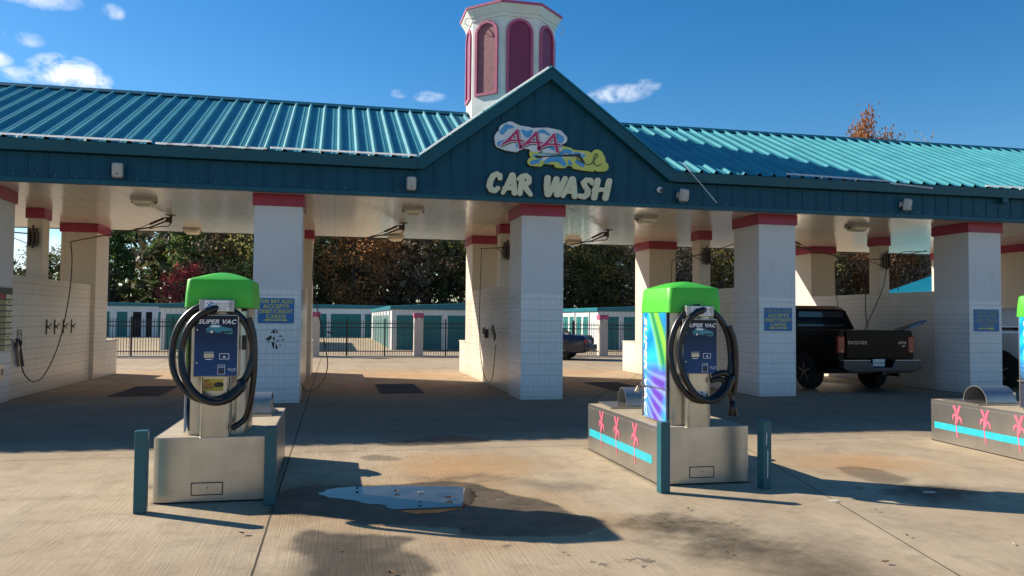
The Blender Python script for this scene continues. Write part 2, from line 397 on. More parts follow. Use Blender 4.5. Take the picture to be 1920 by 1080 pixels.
def mat_steel(name, col=(.50, .47, .42), rough=.34, dull=.0):
    t = NT(name); n = t.noise(3, 6, .65); br = t.noise(120, 2, .5, stretch=(1, 1, .02))
    c = t.mix(t.ramp(n, .35, .7), col, tuple(v * .74 for v in col))
    c = t.mix(t.math('MULTIPLY', t.ramp(t.noise(6, 8, .75), .62, .76), .30), c, (.18, .15, .12))
    c = t.mix(t.math('MULTIPLY', t.ramp(t.noise(14, 5, .6, stretch=(1, 1, .15)), .6, .75), .14), c, (.75, .72, .66))
    t.set(c, t.math('ADD', rough, t.math('MULTIPLY', n, .10)), .92 - dull, .5)
    t.bump(t.math('ADD', t.math('MULTIPLY', br, .3), t.math('MULTIPLY', t.noise(2.2, 2), 1.2)), .10, .01); return t.m
def mat_roof(name, a, b, rough=.33, metal=.0, spec=.6, coat=0.25):
    t = NT(name)
    c = t.mix(t.ramp(t.noise(1.4, 5, .6), .35, .7), a, b)
    c = t.mix(t.math('MULTIPLY', t.ramp(t.noise(3.4, 6, .7, stretch=(1, .2, .2)), .6, .8), .25), c, (.25, .33, .33))
    t.set(c, rough, metal, spec, Coat_Weight=coat, Coat_Roughness=.2); t.bump(t.noise(.9, 3, .5), .12, .02); return t.m
def mat_leaf(name, a, b, c_, trans=.3):
    t = NT(name); g = t.n.new('ShaderNodeNewGeometry'); oi = t.n.new('ShaderNodeObjectInfo')
    r = g.outputs['Random Per Island']
    c = t.mix(t.ramp(r, .1, .6), a, b); c = t.mix(t.ramp(r, .72, .98), c, c_)
    k = t.math('ADD', .65, t.math('MULTIPLY', oi.outputs['Random'], .7))
    c = t.mix(t.ramp(t.noise(.55, 2), .35, .65), c, b)
    vm = t.n.new('ShaderNodeVectorMath'); vm.operation = 'SCALE'; t.l.new(c, vm.inputs[0]); t.l.new(k, vm.inputs['Scale'])
    t.set(vm.outputs[0], .6, 0, .25)
    tr = t.n.new('ShaderNodeBsdfTranslucent'); t.l.new(vm.outputs[0], tr.inputs['Color'])
    ms = t.n.new('ShaderNodeMixShader'); ms.inputs[0].default_value = trans
    t.l.new(t.b.outputs[0], ms.inputs[1]); t.l.new(tr.outputs[0], ms.inputs[2]); t.l.new(ms.outputs[0], t.n['Material Output'].inputs[0])
    return t.m
def mat_vacpanel():
    """printed swirl of blue, green and purple rays on the machine's side"""
    t = NT('printed swirl panel'); x, y, z = t.xyz()   # local y depth, z height (machine coordinates)
    u = t.ramp(y, .62, .0); v = t.ramp(z, 0, 1.07)
    # rays fan out from the back edge at mid height
    # u runs from the far edge (0) to the near edge (1)
    an = t.math('ARCTAN2', t.math('SUBTRACT', v, .50), t.math('ADD', u, .35))
    ray_ = t.ramp(t.math('SINE', t.math('MULTIPLY', an, 62)), -1, 1)
    soft = t.ramp(t.math('SINE', t.math('MULTIPLY', an, 16)), -1, 1)
    c = t.mix(soft, (.0, .24, .80), (.02, .48, .92))
    low = t.mix(t.ramp(u, .18, .62), (.01, .36, .86), (.13, .05, .46)); low = t.mix(t.ramp(t.math('ADD', u, t.math('MULTIPLY', v, -.5)), .72, .9), low, (.02, .42, .9))
    low = t.mix(t.math('MULTIPLY', t.math('POWER', ray_, 2.5), .55), low, (.35, .50, .95))
    c = t.mix(t.ramp(v, .56, .40), c, low)
    w = t.math('SUBTRACT', u, t.math('ADD', .98, t.math('MULTIPLY', t.math('POWER', t.ramp(v, .42, 1.0), 1.6), -.42)))
    band = t.ramp(t.math('ABSOLUTE', w), .26, .12)
    st_ = t.ramp(t.math('SINE', t.math('MULTIPLY', w, 24)), -1, 1)
    gcol = t.mix(st_, (.01, .25, .12), (.26, .66, .06))
    c = t.mix(t.math('MULTIPLY', band, t.ramp(v, .44, .54)), c, gcol)
    c = t.mix(t.math('MULTIPLY', t.ramp(u, .17, .13), t.ramp(v, .62, .3)), c, (.03, .035, .06))
    t.set(c, .3, 0, .5); return t.m
def mat_face():
    t = NT('blue printed face'); x, y, z = t.xyz()
    c = t.mix(t.ramp(z, 1.0, .5), (.003, .004, .012), (.006, .06, .20))
    t.set(c, .3, 0, .25); t.bump(t.noise(40, 2), .03, .002); return t.m
def mat_water():
    t = NT('puddle water'); t.set(t.mix(t.ramp(t.noise(4, 5, .6), .35, .65), (.015, .014, .014), (.05, .042, .034)), .015, 0, .15, IOR=1.33); t.bump(t.noise(9, 3), .006, .002); return t.m
def mat_glass(name, col=(.01, .014, .02), rough=.05):
    t = NT(name); t.set(col, rough, 0, .6); return t.m
def mat_siding():
    t = NT('ribbed white siding'); x, y, z = t.xyz(); u = t.math('ADD', x, y)
    s = t.math('ABSOLUTE', t.math('SUBTRACT', t.math('MODULO', t.math('ADD', u, 90.0), .23), .115)); e = t.ramp(s, .012, .028)
    c = t.mix(t.ramp(t.noise(2, 4), .3, .7), (.62, .64, .64), (.74, .74, .72)); c = t.mix(t.math('MULTIPLY', t.math('SUBTRACT', 1.0, e), .35), c, (.3, .32, .33))
    t.set(c, .45); t.bump(e, .6, .02); return t.m
def mat_rollup():
    t = NT('ribbed teal roll-up door'); x, y, z = t.xyz()
    w = t.math('SINE', t.math('MULTIPLY', z, 2 * PI / .085))
    c = t.mix(t.ramp(w, -1, 1), (.006, .13, .13), (.01, .20, .19)); t.set(c, .4); t.bump(w, .5, .012); return t.m

M = {}
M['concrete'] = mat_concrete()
M['tile'] = mat_tile('white glazed tile', (.74, .73, .73), 1.98)
M['tile_w'] = mat_tile('cream glazed tile wall', (.75, .68, .59), 9)
M['tile_c'] = mat_tile('cream glazed tile', (.70, .62, .52), 1.98)
M['cream'] = paint('cream paint', (.70, .62, .52), .5, .1, 3, dirt=.2)
M['ceiling'] = mat_ceiling()
M['pink'] = paint('pink paint', (.34, .020, .065), .42, .18, 5, dirt=.12)
M['pink2'] = paint('faded pink paint', (.50, .09, .20), .5, .25, 7, dirt=.25)
M['teal'] = paint('teal painted metal', (.001, .066, .115), .5, .15, 2.5, bump=.03, spec=.25)
M['tealtrim'] = paint('teal trim', (.003, .085, .125), .45, .15, 2.0, bump=.03, spec=.3)
M['roof'] = mat_roof('teal metal roof', (.035, .225, .275), (.06, .30, .35), .48, spec=.22, coat=.06)
M['bollard'] = paint('chipped teal paint', (.004, .105, .135), .42, .2, 14, dirt=.45)
M['white'] = paint('white paint', (.72, .72, .68), .5, .1, 3, dirt=.25)
M['offwhite'] = paint('beige plastic', (.50, .47, .42), .45, .1, 8, dirt=.2)
M['steel'] = mat_steel('brushed stainless', (.50, .46, .40), .26)
M['steel_d'] = mat_steel('dull stainless', (.52, .50, .47), .27, .0)
M['galv'] = mat_steel('galvanised sheet', (.42, .42, .42), .36, .05)
M['deck'] = paint('bare concrete slab', (.42, .34, .23), .85, .2, 6, dirt=.3, bump=.3)
M['green'] = paint('green plastic hood', (.07, .52, .03), .45, .14, 5, bump=.04, dirt=.06)
M['hose'] = paint('black rubber hose', (.010, .010, .011), .33, .2, 20, bump=.1)
M['black'] = paint('black painted metal', (.012, .012, .014), .4, .2, 9)
M['blackw'] = paint('black fence paint', (.015, .017, .02), .5, .2, 9)
M['brownmetal'] = paint('rusty brown metal', (.075, .048, .035), .5, .35, 12, dirt=.3)
M['lens'] = paint('frosted lamp lens', (.80, .74, .58), .3, .1, 12)
M['face'] = mat_face()
M['swirl'] = mat_vacpanel()
M['signblue'] = paint('blue sign face', (.012, .16, .40), .45, .12, 4, dirt=.12)
M['signyellow'] = paint('yellow sign lettering', (.72, .60, .10), .5, .15, 9)
M['signfade'] = paint('faded sign lettering', (.36, .36, .16), .6, .25, 30)
M['letter'] = paint('cream sign letter', (.74, .70, .47), .45, .12, 5, dirt=.2)
M['logowhite'] = paint('pale logo board', (.72, .76, .80), .45, .1, 7, dirt=.1)
M['logoyellow'] = paint('yellow logo board', (.62, .66, .13), .45, .15, 5, dirt=.1)
M['logoblue'] = paint('sky blue logo paint', (.08, .40, .78), .45, .35, 11)
M['magenta'] = paint('magenta logo paint', (.50, .015, .13), .4, .1, 9)
M['palm'] = paint('hot pink decal', (.66, .13, .21), .4, .12, 12)
M['cyan'] = paint('cyan decal', (.02, .44, .54), .4, .18, 9, dirt=.05)
M['carteal'] = paint('teal printed car', (.03, .27, .36), .35, .4, 20)
M['textwhite'] = paint('white lettering', (.80, .80, .82), .4, .05, 9)
M['grey'] = paint('grey plastic', (.22, .22, .22), .5, .2, 9)
M['yellow'] = paint('yellow sticker', (.60, .42, .04), .5, .15, 20)
M['red'] = paint('dark red sticker', (.35, .02, .03), .5, .1, 20)
M['maroon'] = paint('maroon sticker print', (.22, .01, .06), .5, .1, 20)
M['brass'] = paint('padlock brass', (.42, .36, .24), .35, .2, 20, metal=.6)
M['rust'] = paint('rusty grate', (.05, .028, .018), .75, .4, 14)
M['window_pink'] = paint('magenta panel', (.24, .022, .085), .5, .25, 14, dirt=.15)
M['peel'] = paint('weathered magenta panel', (.40, .13, .16), .6, .7, 34, dirt=.0)
M['siding'] = mat_siding()
M['rollup'] = mat_rollup()
M['tealfascia'] = paint('storage teal fascia', (.012, .16, .20), .4, .15, 3)
M['stroof'] = mat_roof('storage teal roof', (.03, .36, .42), (.05, .45, .5))
M['darkin'] = paint('dark interior', (.01, .01, .012), .9)
M['curb'] = paint('pale kerb concrete', (.50, .47, .40), .85, .15, 4, bump=.2)
M['pillar'] = paint('off-white pillar render', (.55, .50, .44), .8, .12, 5, bump=.15)
M['water'] = mat_water()
M['carblack'] = paint('black car paint', (.004, .004, .005), .22, .1, 4, bump=0, spec=.10)
M['carblue'] = paint('dark blue car paint', (.008, .014, .05), .2, .1, 4, bump=0, spec=.7)
M['carwhite'] = paint('white car paint', (.60, .62, .64), .25, .05, 4, bump=0, spec=.6)
M['glass'] = mat_glass('tinted glass')
M['tyre'] = paint('tyre rubber', (.012, .012, .012), .75, .2, 9, bump=.2)
M['rim'] = paint('alloy rim', (.42, .42, .43), .3, .1, 9, metal=.9)
M['chrome'] = paint('chrome', (.13, .15, .19), .12, .05, 9, metal=1, bump=0)
M['bumper'] = paint('dark chrome', (.035, .05, .085), .15, .1, 9, metal=1, bump=0)
M['taillight'] = paint('red lamp lens', (.34, .008, .010), .18, .2, 30, bump=0)
M['amber'] = paint('amber lamp lens', (.60, .16, .02), .2, .2, 30, bump=0)
M['plate'] = paint('number plate', (.50, .52, .50), .4, .1, 40)
M['tube'] = paint('white plastic tube', (.72, .74, .76), .3, .06, 9)
_t = NT('translucent white tube'); _t.set((.85, .86, .88), .4)
_tr = _t.n.new('ShaderNodeBsdfTranslucent'); _tr.inputs['Color'].default_value = (.95, .95, .95, 1); _ms = _t.n.new('ShaderNodeMixShader'); _ms.inputs[0].default_value = .6
_t.l.new(_t.b.outputs[0], _ms.inputs[1]); _t.l.new(_tr.outputs[0], _ms.inputs[2]); _t.l.new(_ms.outputs[0], _t.n['Material Output'].inputs[0]); M['glow'] = _t.m
M['bark'] = paint('bark', (.085, .065, .05), .9, .4, 5, bump=.5)
M['graybark'] = paint('grey bark', (.20, .175, .15), .9, .35, 5, bump=.5)
M['trash'] = paint('pale litter', (.55, .5, .42), .7, .2, 60)
M['dryleaf'] = paint('dry leaf', (.22, .11, .045), .7, .4, 40)
M['forest'] = mat_leaf('dark woodland foliage', (.035, .042, .02), (.08, .066, .035), (.18, .13, .07), .3)

# ================================================================== SETTING
# ground
# puddle
pud = [(-.093, 7.051), (-.014, 7.20), (.179, 7.262), (.364, 7.25), (.596, 7.235), (.823, 7.17), (1.04, 7.12), (1.16, 7.06), (1.21, 6.90), (1.16, 6.62), (1.089, 6.42), (.972, 6.27), (.83, 6.2), (.678, 6.18), (.523, 6.28), (.412, 6.49), (.292, 6.60), (.083, 6.80), (-.05, 6.92)]
pp = smoothpath([(x, y, .0025) for x, y in pud + [pud[0]]], 9)[:-1]
pp = [(p.x + .014 * math.sin(p.y * 41 + p.x * 13) + .008 * math.sin(p.x * 97), p.y + .010 * math.sin(p.x * 37) + .006 * math.sin(p.x * 83 + p.y * 60), .0025) for p in pp]
m = MB(); m.add(pp, [tuple(range(len(pp)))])
build('puddle', m, M['water'], kind='structure')

patches = {'wet_patch_ring': [(-0.47, 6.39), (-0.46, 6.86), (-0.38, 7.24), (-0.2, 7.36), (0.02, 7.38), (0.25, 7.32), (0.47, 7.30), (0.79, 7.36), (1.05, 7.36), (1.28, 7.2), (1.47, 6.79), (1.73, 6.43), (1.8, 6.04), (1.86, 5.87), (1.99, 5.75), (1.96, 5.61), (1.85, 5.51), (1.73, 5.43), (1.52, 5.38), (1.24, 5.42), (0.9, 5.55), (0.88, 5.70), (0.66, 5.80), (0.46, 5.88), (0.23, 5.93), (0.10, 6.08), (-0.11, 6.22), (-0.30, 6.30)],
 'a': [(-0.26, 5.72), (-0.15, 5.86), (0.04, 5.75), (0.36, 5.61), (0.57, 5.51), (0.48, 5.38), (0.47, 5.29), (0.53, 5.12), (0.6, 4.96), (0.63, 4.84), (0.58, 4.7), (0.51, 4.3), (-0.14, 4.3), (-0.10, 4.84), (-0.12, 5.07), (-0.2, 5.33)],
 'b': [(0.51, 9.60), (0.91, 9.92), (1.37, 10.24), (1.62, 10.18), (1.82, 9.86), (1.85, 9.61), (1.44, 9.51), (0.87, 9.46)],
 'c': [(5.04, 7.38), (5.29, 7.38), (5.42, 7.12), (5.4, 6.78), (5.28, 6.58), (4.99, 6.47), (4.92, 6.8)],
 'd': [(4.85, 6.35), (5.39, 6.42), (5.52, 6.33), (5.5, 6.09), (5.29, 5.81), (5.0, 5.74), (4.78, 5.86), (4.74, 6.09)],
 'e': [(0.28, 8.8), (0.43, 8.9), (0.64, 8.8), (0.7, 8.52), (0.49, 8.53), (0.33, 8.63)],
 'f': [(1.12, 5.24), (1.16, 5.26), (1.18, 5.22), (1.14, 5.19)]}
def poly_sd(X, Y, P):
    d = np.full(X.shape, 1e9); ins = np.zeros(X.shape, bool)
    for (ax, ay), (bx, by) in zip(P, P[1:] + P[:1]):
        L = (bx - ax) ** 2 + (by - ay) ** 2 + 1e-12
        t = np.clip(((X - ax) * (bx - ax) + (Y - ay) * (by - ay)) / L, 0, 1)
        d = np.minimum(d, np.hypot(X - ax - t * (bx - ax), Y - ay - t * (by - ay)))
        ins ^= ((ay > Y) != (by > Y)) & (X < (bx - ax) * (Y - ay) / ((by - ay) + 1e-12) + ax)
    return np.where(ins, -d, d)
gx = np.concatenate([[-400, -60, -12, -4], np.arange(-1.6, 6.4, .025), [9, 20, 60, 400]]); gy = np.concatenate([[-60, 0, 3], np.arange(3.9, 10.5, .025), [14, 25, 60, 500]])
GXX, GYY = np.meshgrid(gx, gy)
wobx = .03 * np.sin(GYY * 11 + 2 * np.sin(GXX * 7)) + .018 * np.sin(GYY * 29 + GXX * 17) + .010 * np.sin(GYY * 61 - GXX * 47)
woby = .03 * np.sin(GXX * 9 + 2 * np.sin(GYY * 8)) + .018 * np.sin(GXX * 27 - GYY * 15) + .010 * np.sin(GXX * 67 + GYY * 43)
soak = np.zeros(GXX.shape); oil = np.zeros(GXX.shape); halo = np.zeros(GXX.shape)
def sstep(d, w): t = np.clip(.5 - d / w, 0, 1); return t * t * (3 - 2 * t)
for k_, P_ in patches.items():
    q = [(p.x, p.y) for p in smoothpath([(x, y, 0) for x, y in P_ + [P_[0]]], 4)[:-1]]
    sd_ = poly_sd(GXX + wobx * .5, GYY + woby * .5, q)
    w = {'wet_patch_ring': .05, 'a': .10, 'b': .10, 'c': .10, 'd': .30}.get(k_, .06)
    soak = np.maximum(soak, sstep(sd_, w) * {'a': 1.0, 'c': .6, 'd': .6, 'e': .6}.get(k_, 1))
    if k_ == 'wet_patch_ring': halo = np.maximum(halo, sstep(sd_ - .22, .6) * .8)
for cx, cy, rx, ry, am in [(2.45, 5.55, .5, .28, 1), (2.62, 5.0, .42, .45, .9), (2.85, 4.45, .45, .5, .6), (1.25, 7.45, .45, .14, .5), (.1, 5.2, .32, .6, .4), (5.25, 6.15, .4, .22, 1), (-.25, 7.0, .25, .5, .5), (3.3, 4.9, .3, .5, .3), (-1.5, 7.2, .2, .12, .3)]:
    r_ = np.hypot((GXX + wobx * 3 - cx) / rx, (GYY + woby * 3 - cy) / ry); oil = np.maximum(oil, sstep(r_ - .9, 1.3) * am)
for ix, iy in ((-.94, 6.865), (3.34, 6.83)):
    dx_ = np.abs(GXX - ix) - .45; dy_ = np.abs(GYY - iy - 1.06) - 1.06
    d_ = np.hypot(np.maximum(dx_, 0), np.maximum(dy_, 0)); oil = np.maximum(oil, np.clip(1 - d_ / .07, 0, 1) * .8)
halo = np.maximum(halo, sstep(np.hypot((GXX + wobx * 4 - 1.3) / .9, (GYY + woby * 4 - 8.1) / .8) - .8, 1.2)); halo = np.maximum(halo, .7 * sstep(np.hypot((GXX + wobx * 4 - 5.4) / .8, (GYY + woby * 4 - 7.4) / .6) - .8, 1.2))
nx_, ny_ = len(gx), len(gy); I_ = np.arange(nx_ * ny_).reshape(ny_, nx_)
F_ = np.stack([I_[:-1, :-1], I_[:-1, 1:], I_[1:, 1:], I_[1:, :-1]], -1).reshape(-1, 4)
me = bpy.data.meshes.new('ground'); me.from_pydata(np.stack([GXX.ravel(), GYY.ravel(), 0 * GXX.ravel()], 1).tolist(), [], F_.tolist())
at_ = me.attributes.new('soak', 'FLOAT_VECTOR', 'POINT'); at_.data.foreach_set('vector', np.stack([soak.ravel(), oil.ravel(), halo.ravel()], 1).astype(np.float32).ravel())
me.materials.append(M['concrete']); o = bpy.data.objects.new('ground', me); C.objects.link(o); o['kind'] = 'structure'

# ================================================================== CAR WASH BUILDING
CX = [-11.15, -6.287, -1.383, 3.383, 8.239, 13.138, 17.98]     # left edges of the front columns
CW, YF, CD = .81, 14.477, 1.022
YR, RW, RD = 20.342, .76, 1.045
ZC, ZB = 3.634, 3.425
WORLD[0] = True
bld = empty('car_wash_building', (3.8, 17.93, 0), 'open-bay building with teal ribbed metal roof, tiled white columns and pink column caps', 'building')
def inst(src, name, parent, loc, mats=None):
    pass
for k, x in enumerate(CX):
    col = build('column', MB().box(x, x + CW, YF, YF + CD, 0, ZC - .002), M['tile'], bld, bevel=.006)
    build('column_cap', MB().box(x - .032, x + CW + .032, YF - .032, YF + CD + .032, ZB, ZC - .004), M['pink'], col, bevel=.006)
    xc = x + CW / 2 + .05
    col = build('column', MB().box(xc - RW / 2, xc + RW / 2, YR, YR + RD, 0, ZC - .002), M['tile_c'], bld, bevel=.006)
    build('column_cap', MB().box(xc - RW / 2 - .032, xc + RW / 2 + .032, YR - .032, YR + RD + .032, ZB, ZC - .004), M['pink'], col, bevel=.006)
    xm = x + CW / 2
    if k == 6:
        fw = build('partition_wall', MB().box(x + .07, x + CW - .07, YF + CD, YR, 0, ZC - .003), M['tile_c'], bld, bevel=.006)
        build('wall_band', MB().box(x + .04, x + CW - .04, YF + CD + .04, YR - .04, ZB, ZC - .005), M['pink'], fw)
        continue
    wl_ = build('partition_wall', MB().box(x + .07, x + CW - .07, YF + CD, YR, 0, 2.2), M['tile_w'], bld, bevel=.006)
    post = build('post', MB().box(xm - .14, xm + .14, 17.68, 18.08, 2.2, ZC - .002), M['cream'], bld, bevel=.005)
    build('post_cap', MB().box(xm - .172, xm + .172, 17.648, 18.112, ZB, ZC - .004), M['pink'], post, bevel=.005)
    build('low_wall', MB().box(xc - RW / 2 + .0, xc + RW / 2 - .0, YR + RD, YR + RD + 1.0, 0, .84), M['tile_w'], bld, bevel=.006)
    build('low_wall_coping', MB().box(xc - RW / 2 - .012, xc + RW / 2 + .012, YR + RD + .003, YR + RD + 1.02, .84, .885), M['curb'], bld, bevel=.006)
# ceiling and upper volume
X0, X1 = -12.2, 20.5
YE, YB, ZE = 14.0, 21.75, 4.31
YRG = (YE + YB) / 2; SL = .468; ZR = ZE + SL * (YRG - YE)
build('ceiling', MB().box(X0 + .1, X1 - .1, 14.16, YB - .1, ZC, ZC + .04), M['ceiling'], bld)

def profile(x0, x1, pitch=.305, hi=.05, base=.098, top=.03, minor=True):
    """rib profile of a roof or wall panel: list of (x, height)"""
    P = []; x = x0
    while x < x1:
        P += [(x, 0), (x + (base - top) / 2, hi), (x + (base + top) / 2, hi), (x + base, 0)]
        if minor:
            for q in (.155, .235): P += [(x + q - .012, 0), (x + q - .005, .006), (x + q + .005, .006), (x + q + .012, 0)]
        x += pitch
    return P
# main front roof slope
GX, GZ, GH = 3.8, 6.085, 2.41          # gable centre, apex height, half width
GS = (GZ - ZE) / GH
P = profile(X0, X1); n = len(P)
m = MB()
fr = lambda y: ZE + SL * (y - YE)
yf = lambda x: YE - .03 if abs(x - GX) > GH else YE + GS * (GH - abs(x - GX)) / SL - .06
m.add([(x, yf(x), fr(yf(x)) + h) for x, h in P] + [(x, YRG, fr(YRG) + h) for x, h in P], [(i, i + 1, n + i + 1, n + i) for i in range(n - 1)])
m.add([(x, YB + .03, fr(YE - .03) + h) for x, h in P] + [(x, YRG, fr(YRG) + h) for x, h in P], [(i + 1, i, n + i, n + i + 1) for i in range(n - 1)])
roof = build('roof', m, M['roof'], bld, fix=False)
m = MB()
for x in (X0, X1 - 0.01):
    m.prism([(YE, 3.62), (YB, 3.62), (YB, ZE - .06), (YRG, ZR - .06), (YE, ZE - .06)], x, x + .05, 'x')
m.box(X0, X1, YB - .05, YB, 3.62, ZE)
build('end_wall', m, M['teal'], bld)
m = MB(); rc = .17
m.add([(x, y, z) for x in (X0 - .05, X1 + .05) for y, z in ((YRG - rc, ZR - rc * SL + .040), (YRG, ZR + .062), (YRG + rc, ZR - rc * SL + .040), (YRG + rc, ZR - rc * SL + .030), (YRG, ZR + .05), (YRG - rc, ZR - rc * SL + .030))],
      [(0, 1, 7, 6), (1, 2, 8, 7), (2, 3, 9, 8), (3, 4, 10, 9), (4, 5, 11, 10), (5, 0, 6, 11)])
build('ridge_cap', m, M['tealtrim'], bld)
# gable roof: two ribbed slopes running back to the main ridge
m = MB()
for s in (-1, 1):
    yb = YRG - .02
    ys = profile(YE - .06, yb); k = len(ys)
    # each slope: from eave line to ridge, clipped where the main roof rises above it
    lo, up = [], []
    for y, h in ys:
        zmain = fr(y); d = min(max((GZ - zmain) / GS, 0.02), GH + .02)
        lo.append((GX + s * d, y, GZ - GS * d + h)); up.append((GX, y, GZ + h))
    m.add(lo + up, [(i, i + 1, k + i + 1, k + i) for i in range(k - 1)])
build('gable_roof', m, M['roof'], bld)
# fascia with vertical ribs (runs whole width; gable wall above it)
def ribwall(x0, x1, z0, ztop, y, mb, pitch=.305):
    P = profile(x0, x1, pitch, .014, .05, .03, False)
    out = []
    for x, h in P:
        if x <= x1: out.append((x, h))
    out.append((x1, 0))
    k = len(out)
    mb.add([(x, y - h, z0) for x, h in out] + [(x, y - h, ztop(x)) for x, h in out], [(i, i + 1, k + i + 1, k + i) for i in range(k - 1)])
    # thin raised stiffeners between the ribs
m = MB(); ribwall(X0, GX - GH - .02, 3.66, lambda x: 4.10, 14.12, m); build('fascia', m, M['teal'], bld)
m = MB(); ribwall(GX + GH + .02, X1, 3.66, lambda x: 4.10, 14.12, m); build('fascia', m, M['teal'], bld)
m = MB(); ribwall(GX - GH - .02, GX + GH + .02, 3.66, lambda x: min(GZ - .18 - GS * abs(x - GX), 9), 14.10, m); build('gable_wall', m, M['teal'], bld)
m = MB(); m.box(X0, X1, 14.075, 14.17, 3.612, 3.69); build('fascia_trim', m, M['tealtrim'], bld, bevel=.004)
# boxed eave trim and gable rake trim
m = MB(); m.prism([(YE - .01, ZE - .20), (YE + .12, ZE - .20), (YE + .12, ZE - .012), (YE - .03, ZE - .022)], X0, GX - GH - .0, 'x')
build('eave_trim', m, M['tealtrim'], bld)
m = MB(); m.prism([(YE - .01, ZE - .20), (YE + .12, ZE - .20), (YE + .12, ZE - .012), (YE - .03, ZE - .022)], GX + GH, X1, 'x')
build('eave_trim', m, M['tealtrim'], bld)
m = MB()
w_ = .20
m.prism([(GX - GH, ZE - .2), (GX - GH + .09, ZE - .2), (GX, GZ - w_ * 1.05), (GX, GZ + .012), (GX - GH, ZE + .012)], YE - .035, YE + .10, 'y')
build('rake_trim', m, M['tealtrim'], bld, bevel=.003)
m = MB()
m.prism([(GX + GH, ZE - .2), (GX + GH, ZE + .012), (GX + .001, GZ + .012), (GX + .001, GZ - w_ * 1.05), (GX + GH - .09, ZE - .2)], YE - .035, YE + .10, 'y')
build('rake_trim', m, M['tealtrim'], bld, bevel=.003)
# ribs' screws along the fascia foot
m = MB()
x = X0 + .15
while x < X1:
    for dx in (0, .19):
        m.rev([(.009, 0), (.009, -.004), (.004, -.007)], (x + dx, 14.117 if abs(x + dx - GX) > GH else 14.097, 3.735), 6, 'y')
    x += .305
build('fascia_screws', m, M['galv'], bld)
# octagonal cupola
TX, TY, TR = GX + .06, 17.83, 1.03
cup = None
def octo(r, z, cx=TX, cy=TY): return [(cx + r * math.sin(rad(22.5 + 45 * k)), cy - r * math.cos(rad(22.5 + 45 * k)), z) for k in range(8)]
m = MB(); m.loft([octo(TR, 5.4), octo(TR, 8.10)])
cup = build('cupola', m, M['white'], bld)
m = MB(); m.loft([octo(TR + .002, 8.10), octo(TR + .03, 8.105), octo(TR + .03, 8.15), octo(TR + .15, 8.33), octo(TR + .15, 8.345)])
build('cornice', m, M['white'], cup)
m = MB(); m.loft([octo(TR + .155, 8.346), octo(TR + .175, 8.35), octo(TR + .175, 8.40), octo(.05, 8.62)])
build('cupola_roof', m, M['pink2'], cup)
apo = TR * math.cos(rad(22.5)); z0a, z1a = 6.40, 8.06
def arch(w, z0, z1, n=12):
    r = w / 2; return [(-r, z0), (r, z0)] + [(r * math.cos(a), z1 - r + r * math.sin(a)) for a in [PI * i / n for i in range(n + 1)]]
for k in range(8):
    a = rad(45 * k); nrm = Vector((math.sin(a), -math.cos(a), 0)); rt = Vector((math.cos(a), math.sin(a), 0))
    base = Vector((TX, TY, 0)) + nrm * apo
    F = frame(base, rt, (0, 0, 1))
    o_, i_ = arch(.60, z0a, z1a), arch(.48, z0a + .06, z1a - .06)
    m = MB(); n = len(o_)
    vs = [(x, z, .002) for x, z in o_] + [(x, z, .045) for x, z in o_] + [(x, z, .045) for x, z in i_] + [(x, z, .002) for x, z in i_]
    m.add(vs, [(j * n + i, j * n + (i + 1) % n, (j + 1) * n + (i + 1) % n, (j + 1) * n + i) for j in range(3) for i in range(n)])
    m.xf(F); build('arch_frame', m, M['pink2'], cup)
    m = MB(); m.prism([(x, z) for x, z in i_], .002, .012, 'z'); m.xf(F)
    build('arched_panel', m, M['peel'] if k in (7,) else M['window_pink'], cup)
WORLD[0] = False

# light tubes clipped along the eaves
def strip(pts, label, r=.016):
    pts = [(a, b, c + .03) for a, b, c in pts]
    WORLD[0] = False
    o = Vector(pts[0]); m = MB(); m.tube([Vector(p) for p in pts], r, 8)
    for i in range(1, int((Vector(pts[-1]) - o).length / 1.0) + 1):
        q = o.lerp(Vector(pts[-1]), i / (int((Vector(pts[-1]) - o).length / 1.0) + 1)); m.box(q.x - .01, q.x + .01, q.y - .004, q.y + .02, q.z - .05, q.z)
    build('light_tube', m, M['glow'], off=tuple(pts[0]), label=label, cat='light tube', group='thin white light tubes along the roof edges')
yl = YE - .05
tz = .035
strip([(-11.9, yl, ZE - .0), (-2.96, yl, ZE - .0)], 'long white light tube on the left end of the eave')
strip([(-2.9, yl, ZE - .025), (-1.15, yl, ZE - .02)], 'short white light tube hung a little low on the left eave')
strip([(-1.1, yl, ZE), (1.36, yl, ZE)], 'white light tube on the left eave ending at the foot of the gable')
strip([(GX - GH + .02, yl, ZE + .02), (GX - 1.28, yl, ZE + .02 + GS * (GH - 1.28))], 'white light tube on the lower part of the gable left edge')
strip([(GX - 1.25, yl, ZE + .03 + GS * (GH - 1.25)), (GX - .06, yl, GZ - .03)], 'white light tube on the upper part of the gable left edge')
strip([(6.36, yl - .03, 4.42), (7.04, yl - .05, 3.69)], 'broken white light tube hanging down across the fascia right of the gable', .009)
strip([(8.54, yl, 4.33), (10.82, yl, 4.29)], 'white light tube on the right eave above the fourth column')
strip([(10.84, yl, 4.25), (11.82, yl, 4.19)], 'white light tube sagging from the right eave')
strip([(13.1, yl, 4.30), (16.5, yl, 4.31)], 'white light tube at the far right of the eave')
m = MB(); m.tube(smoothpath([(TX - .45, 16.72, 8.02), (TX - .3, 16.66, 8.16), (TX - .1, 16.68, 8.09)], 5), .009, 6)
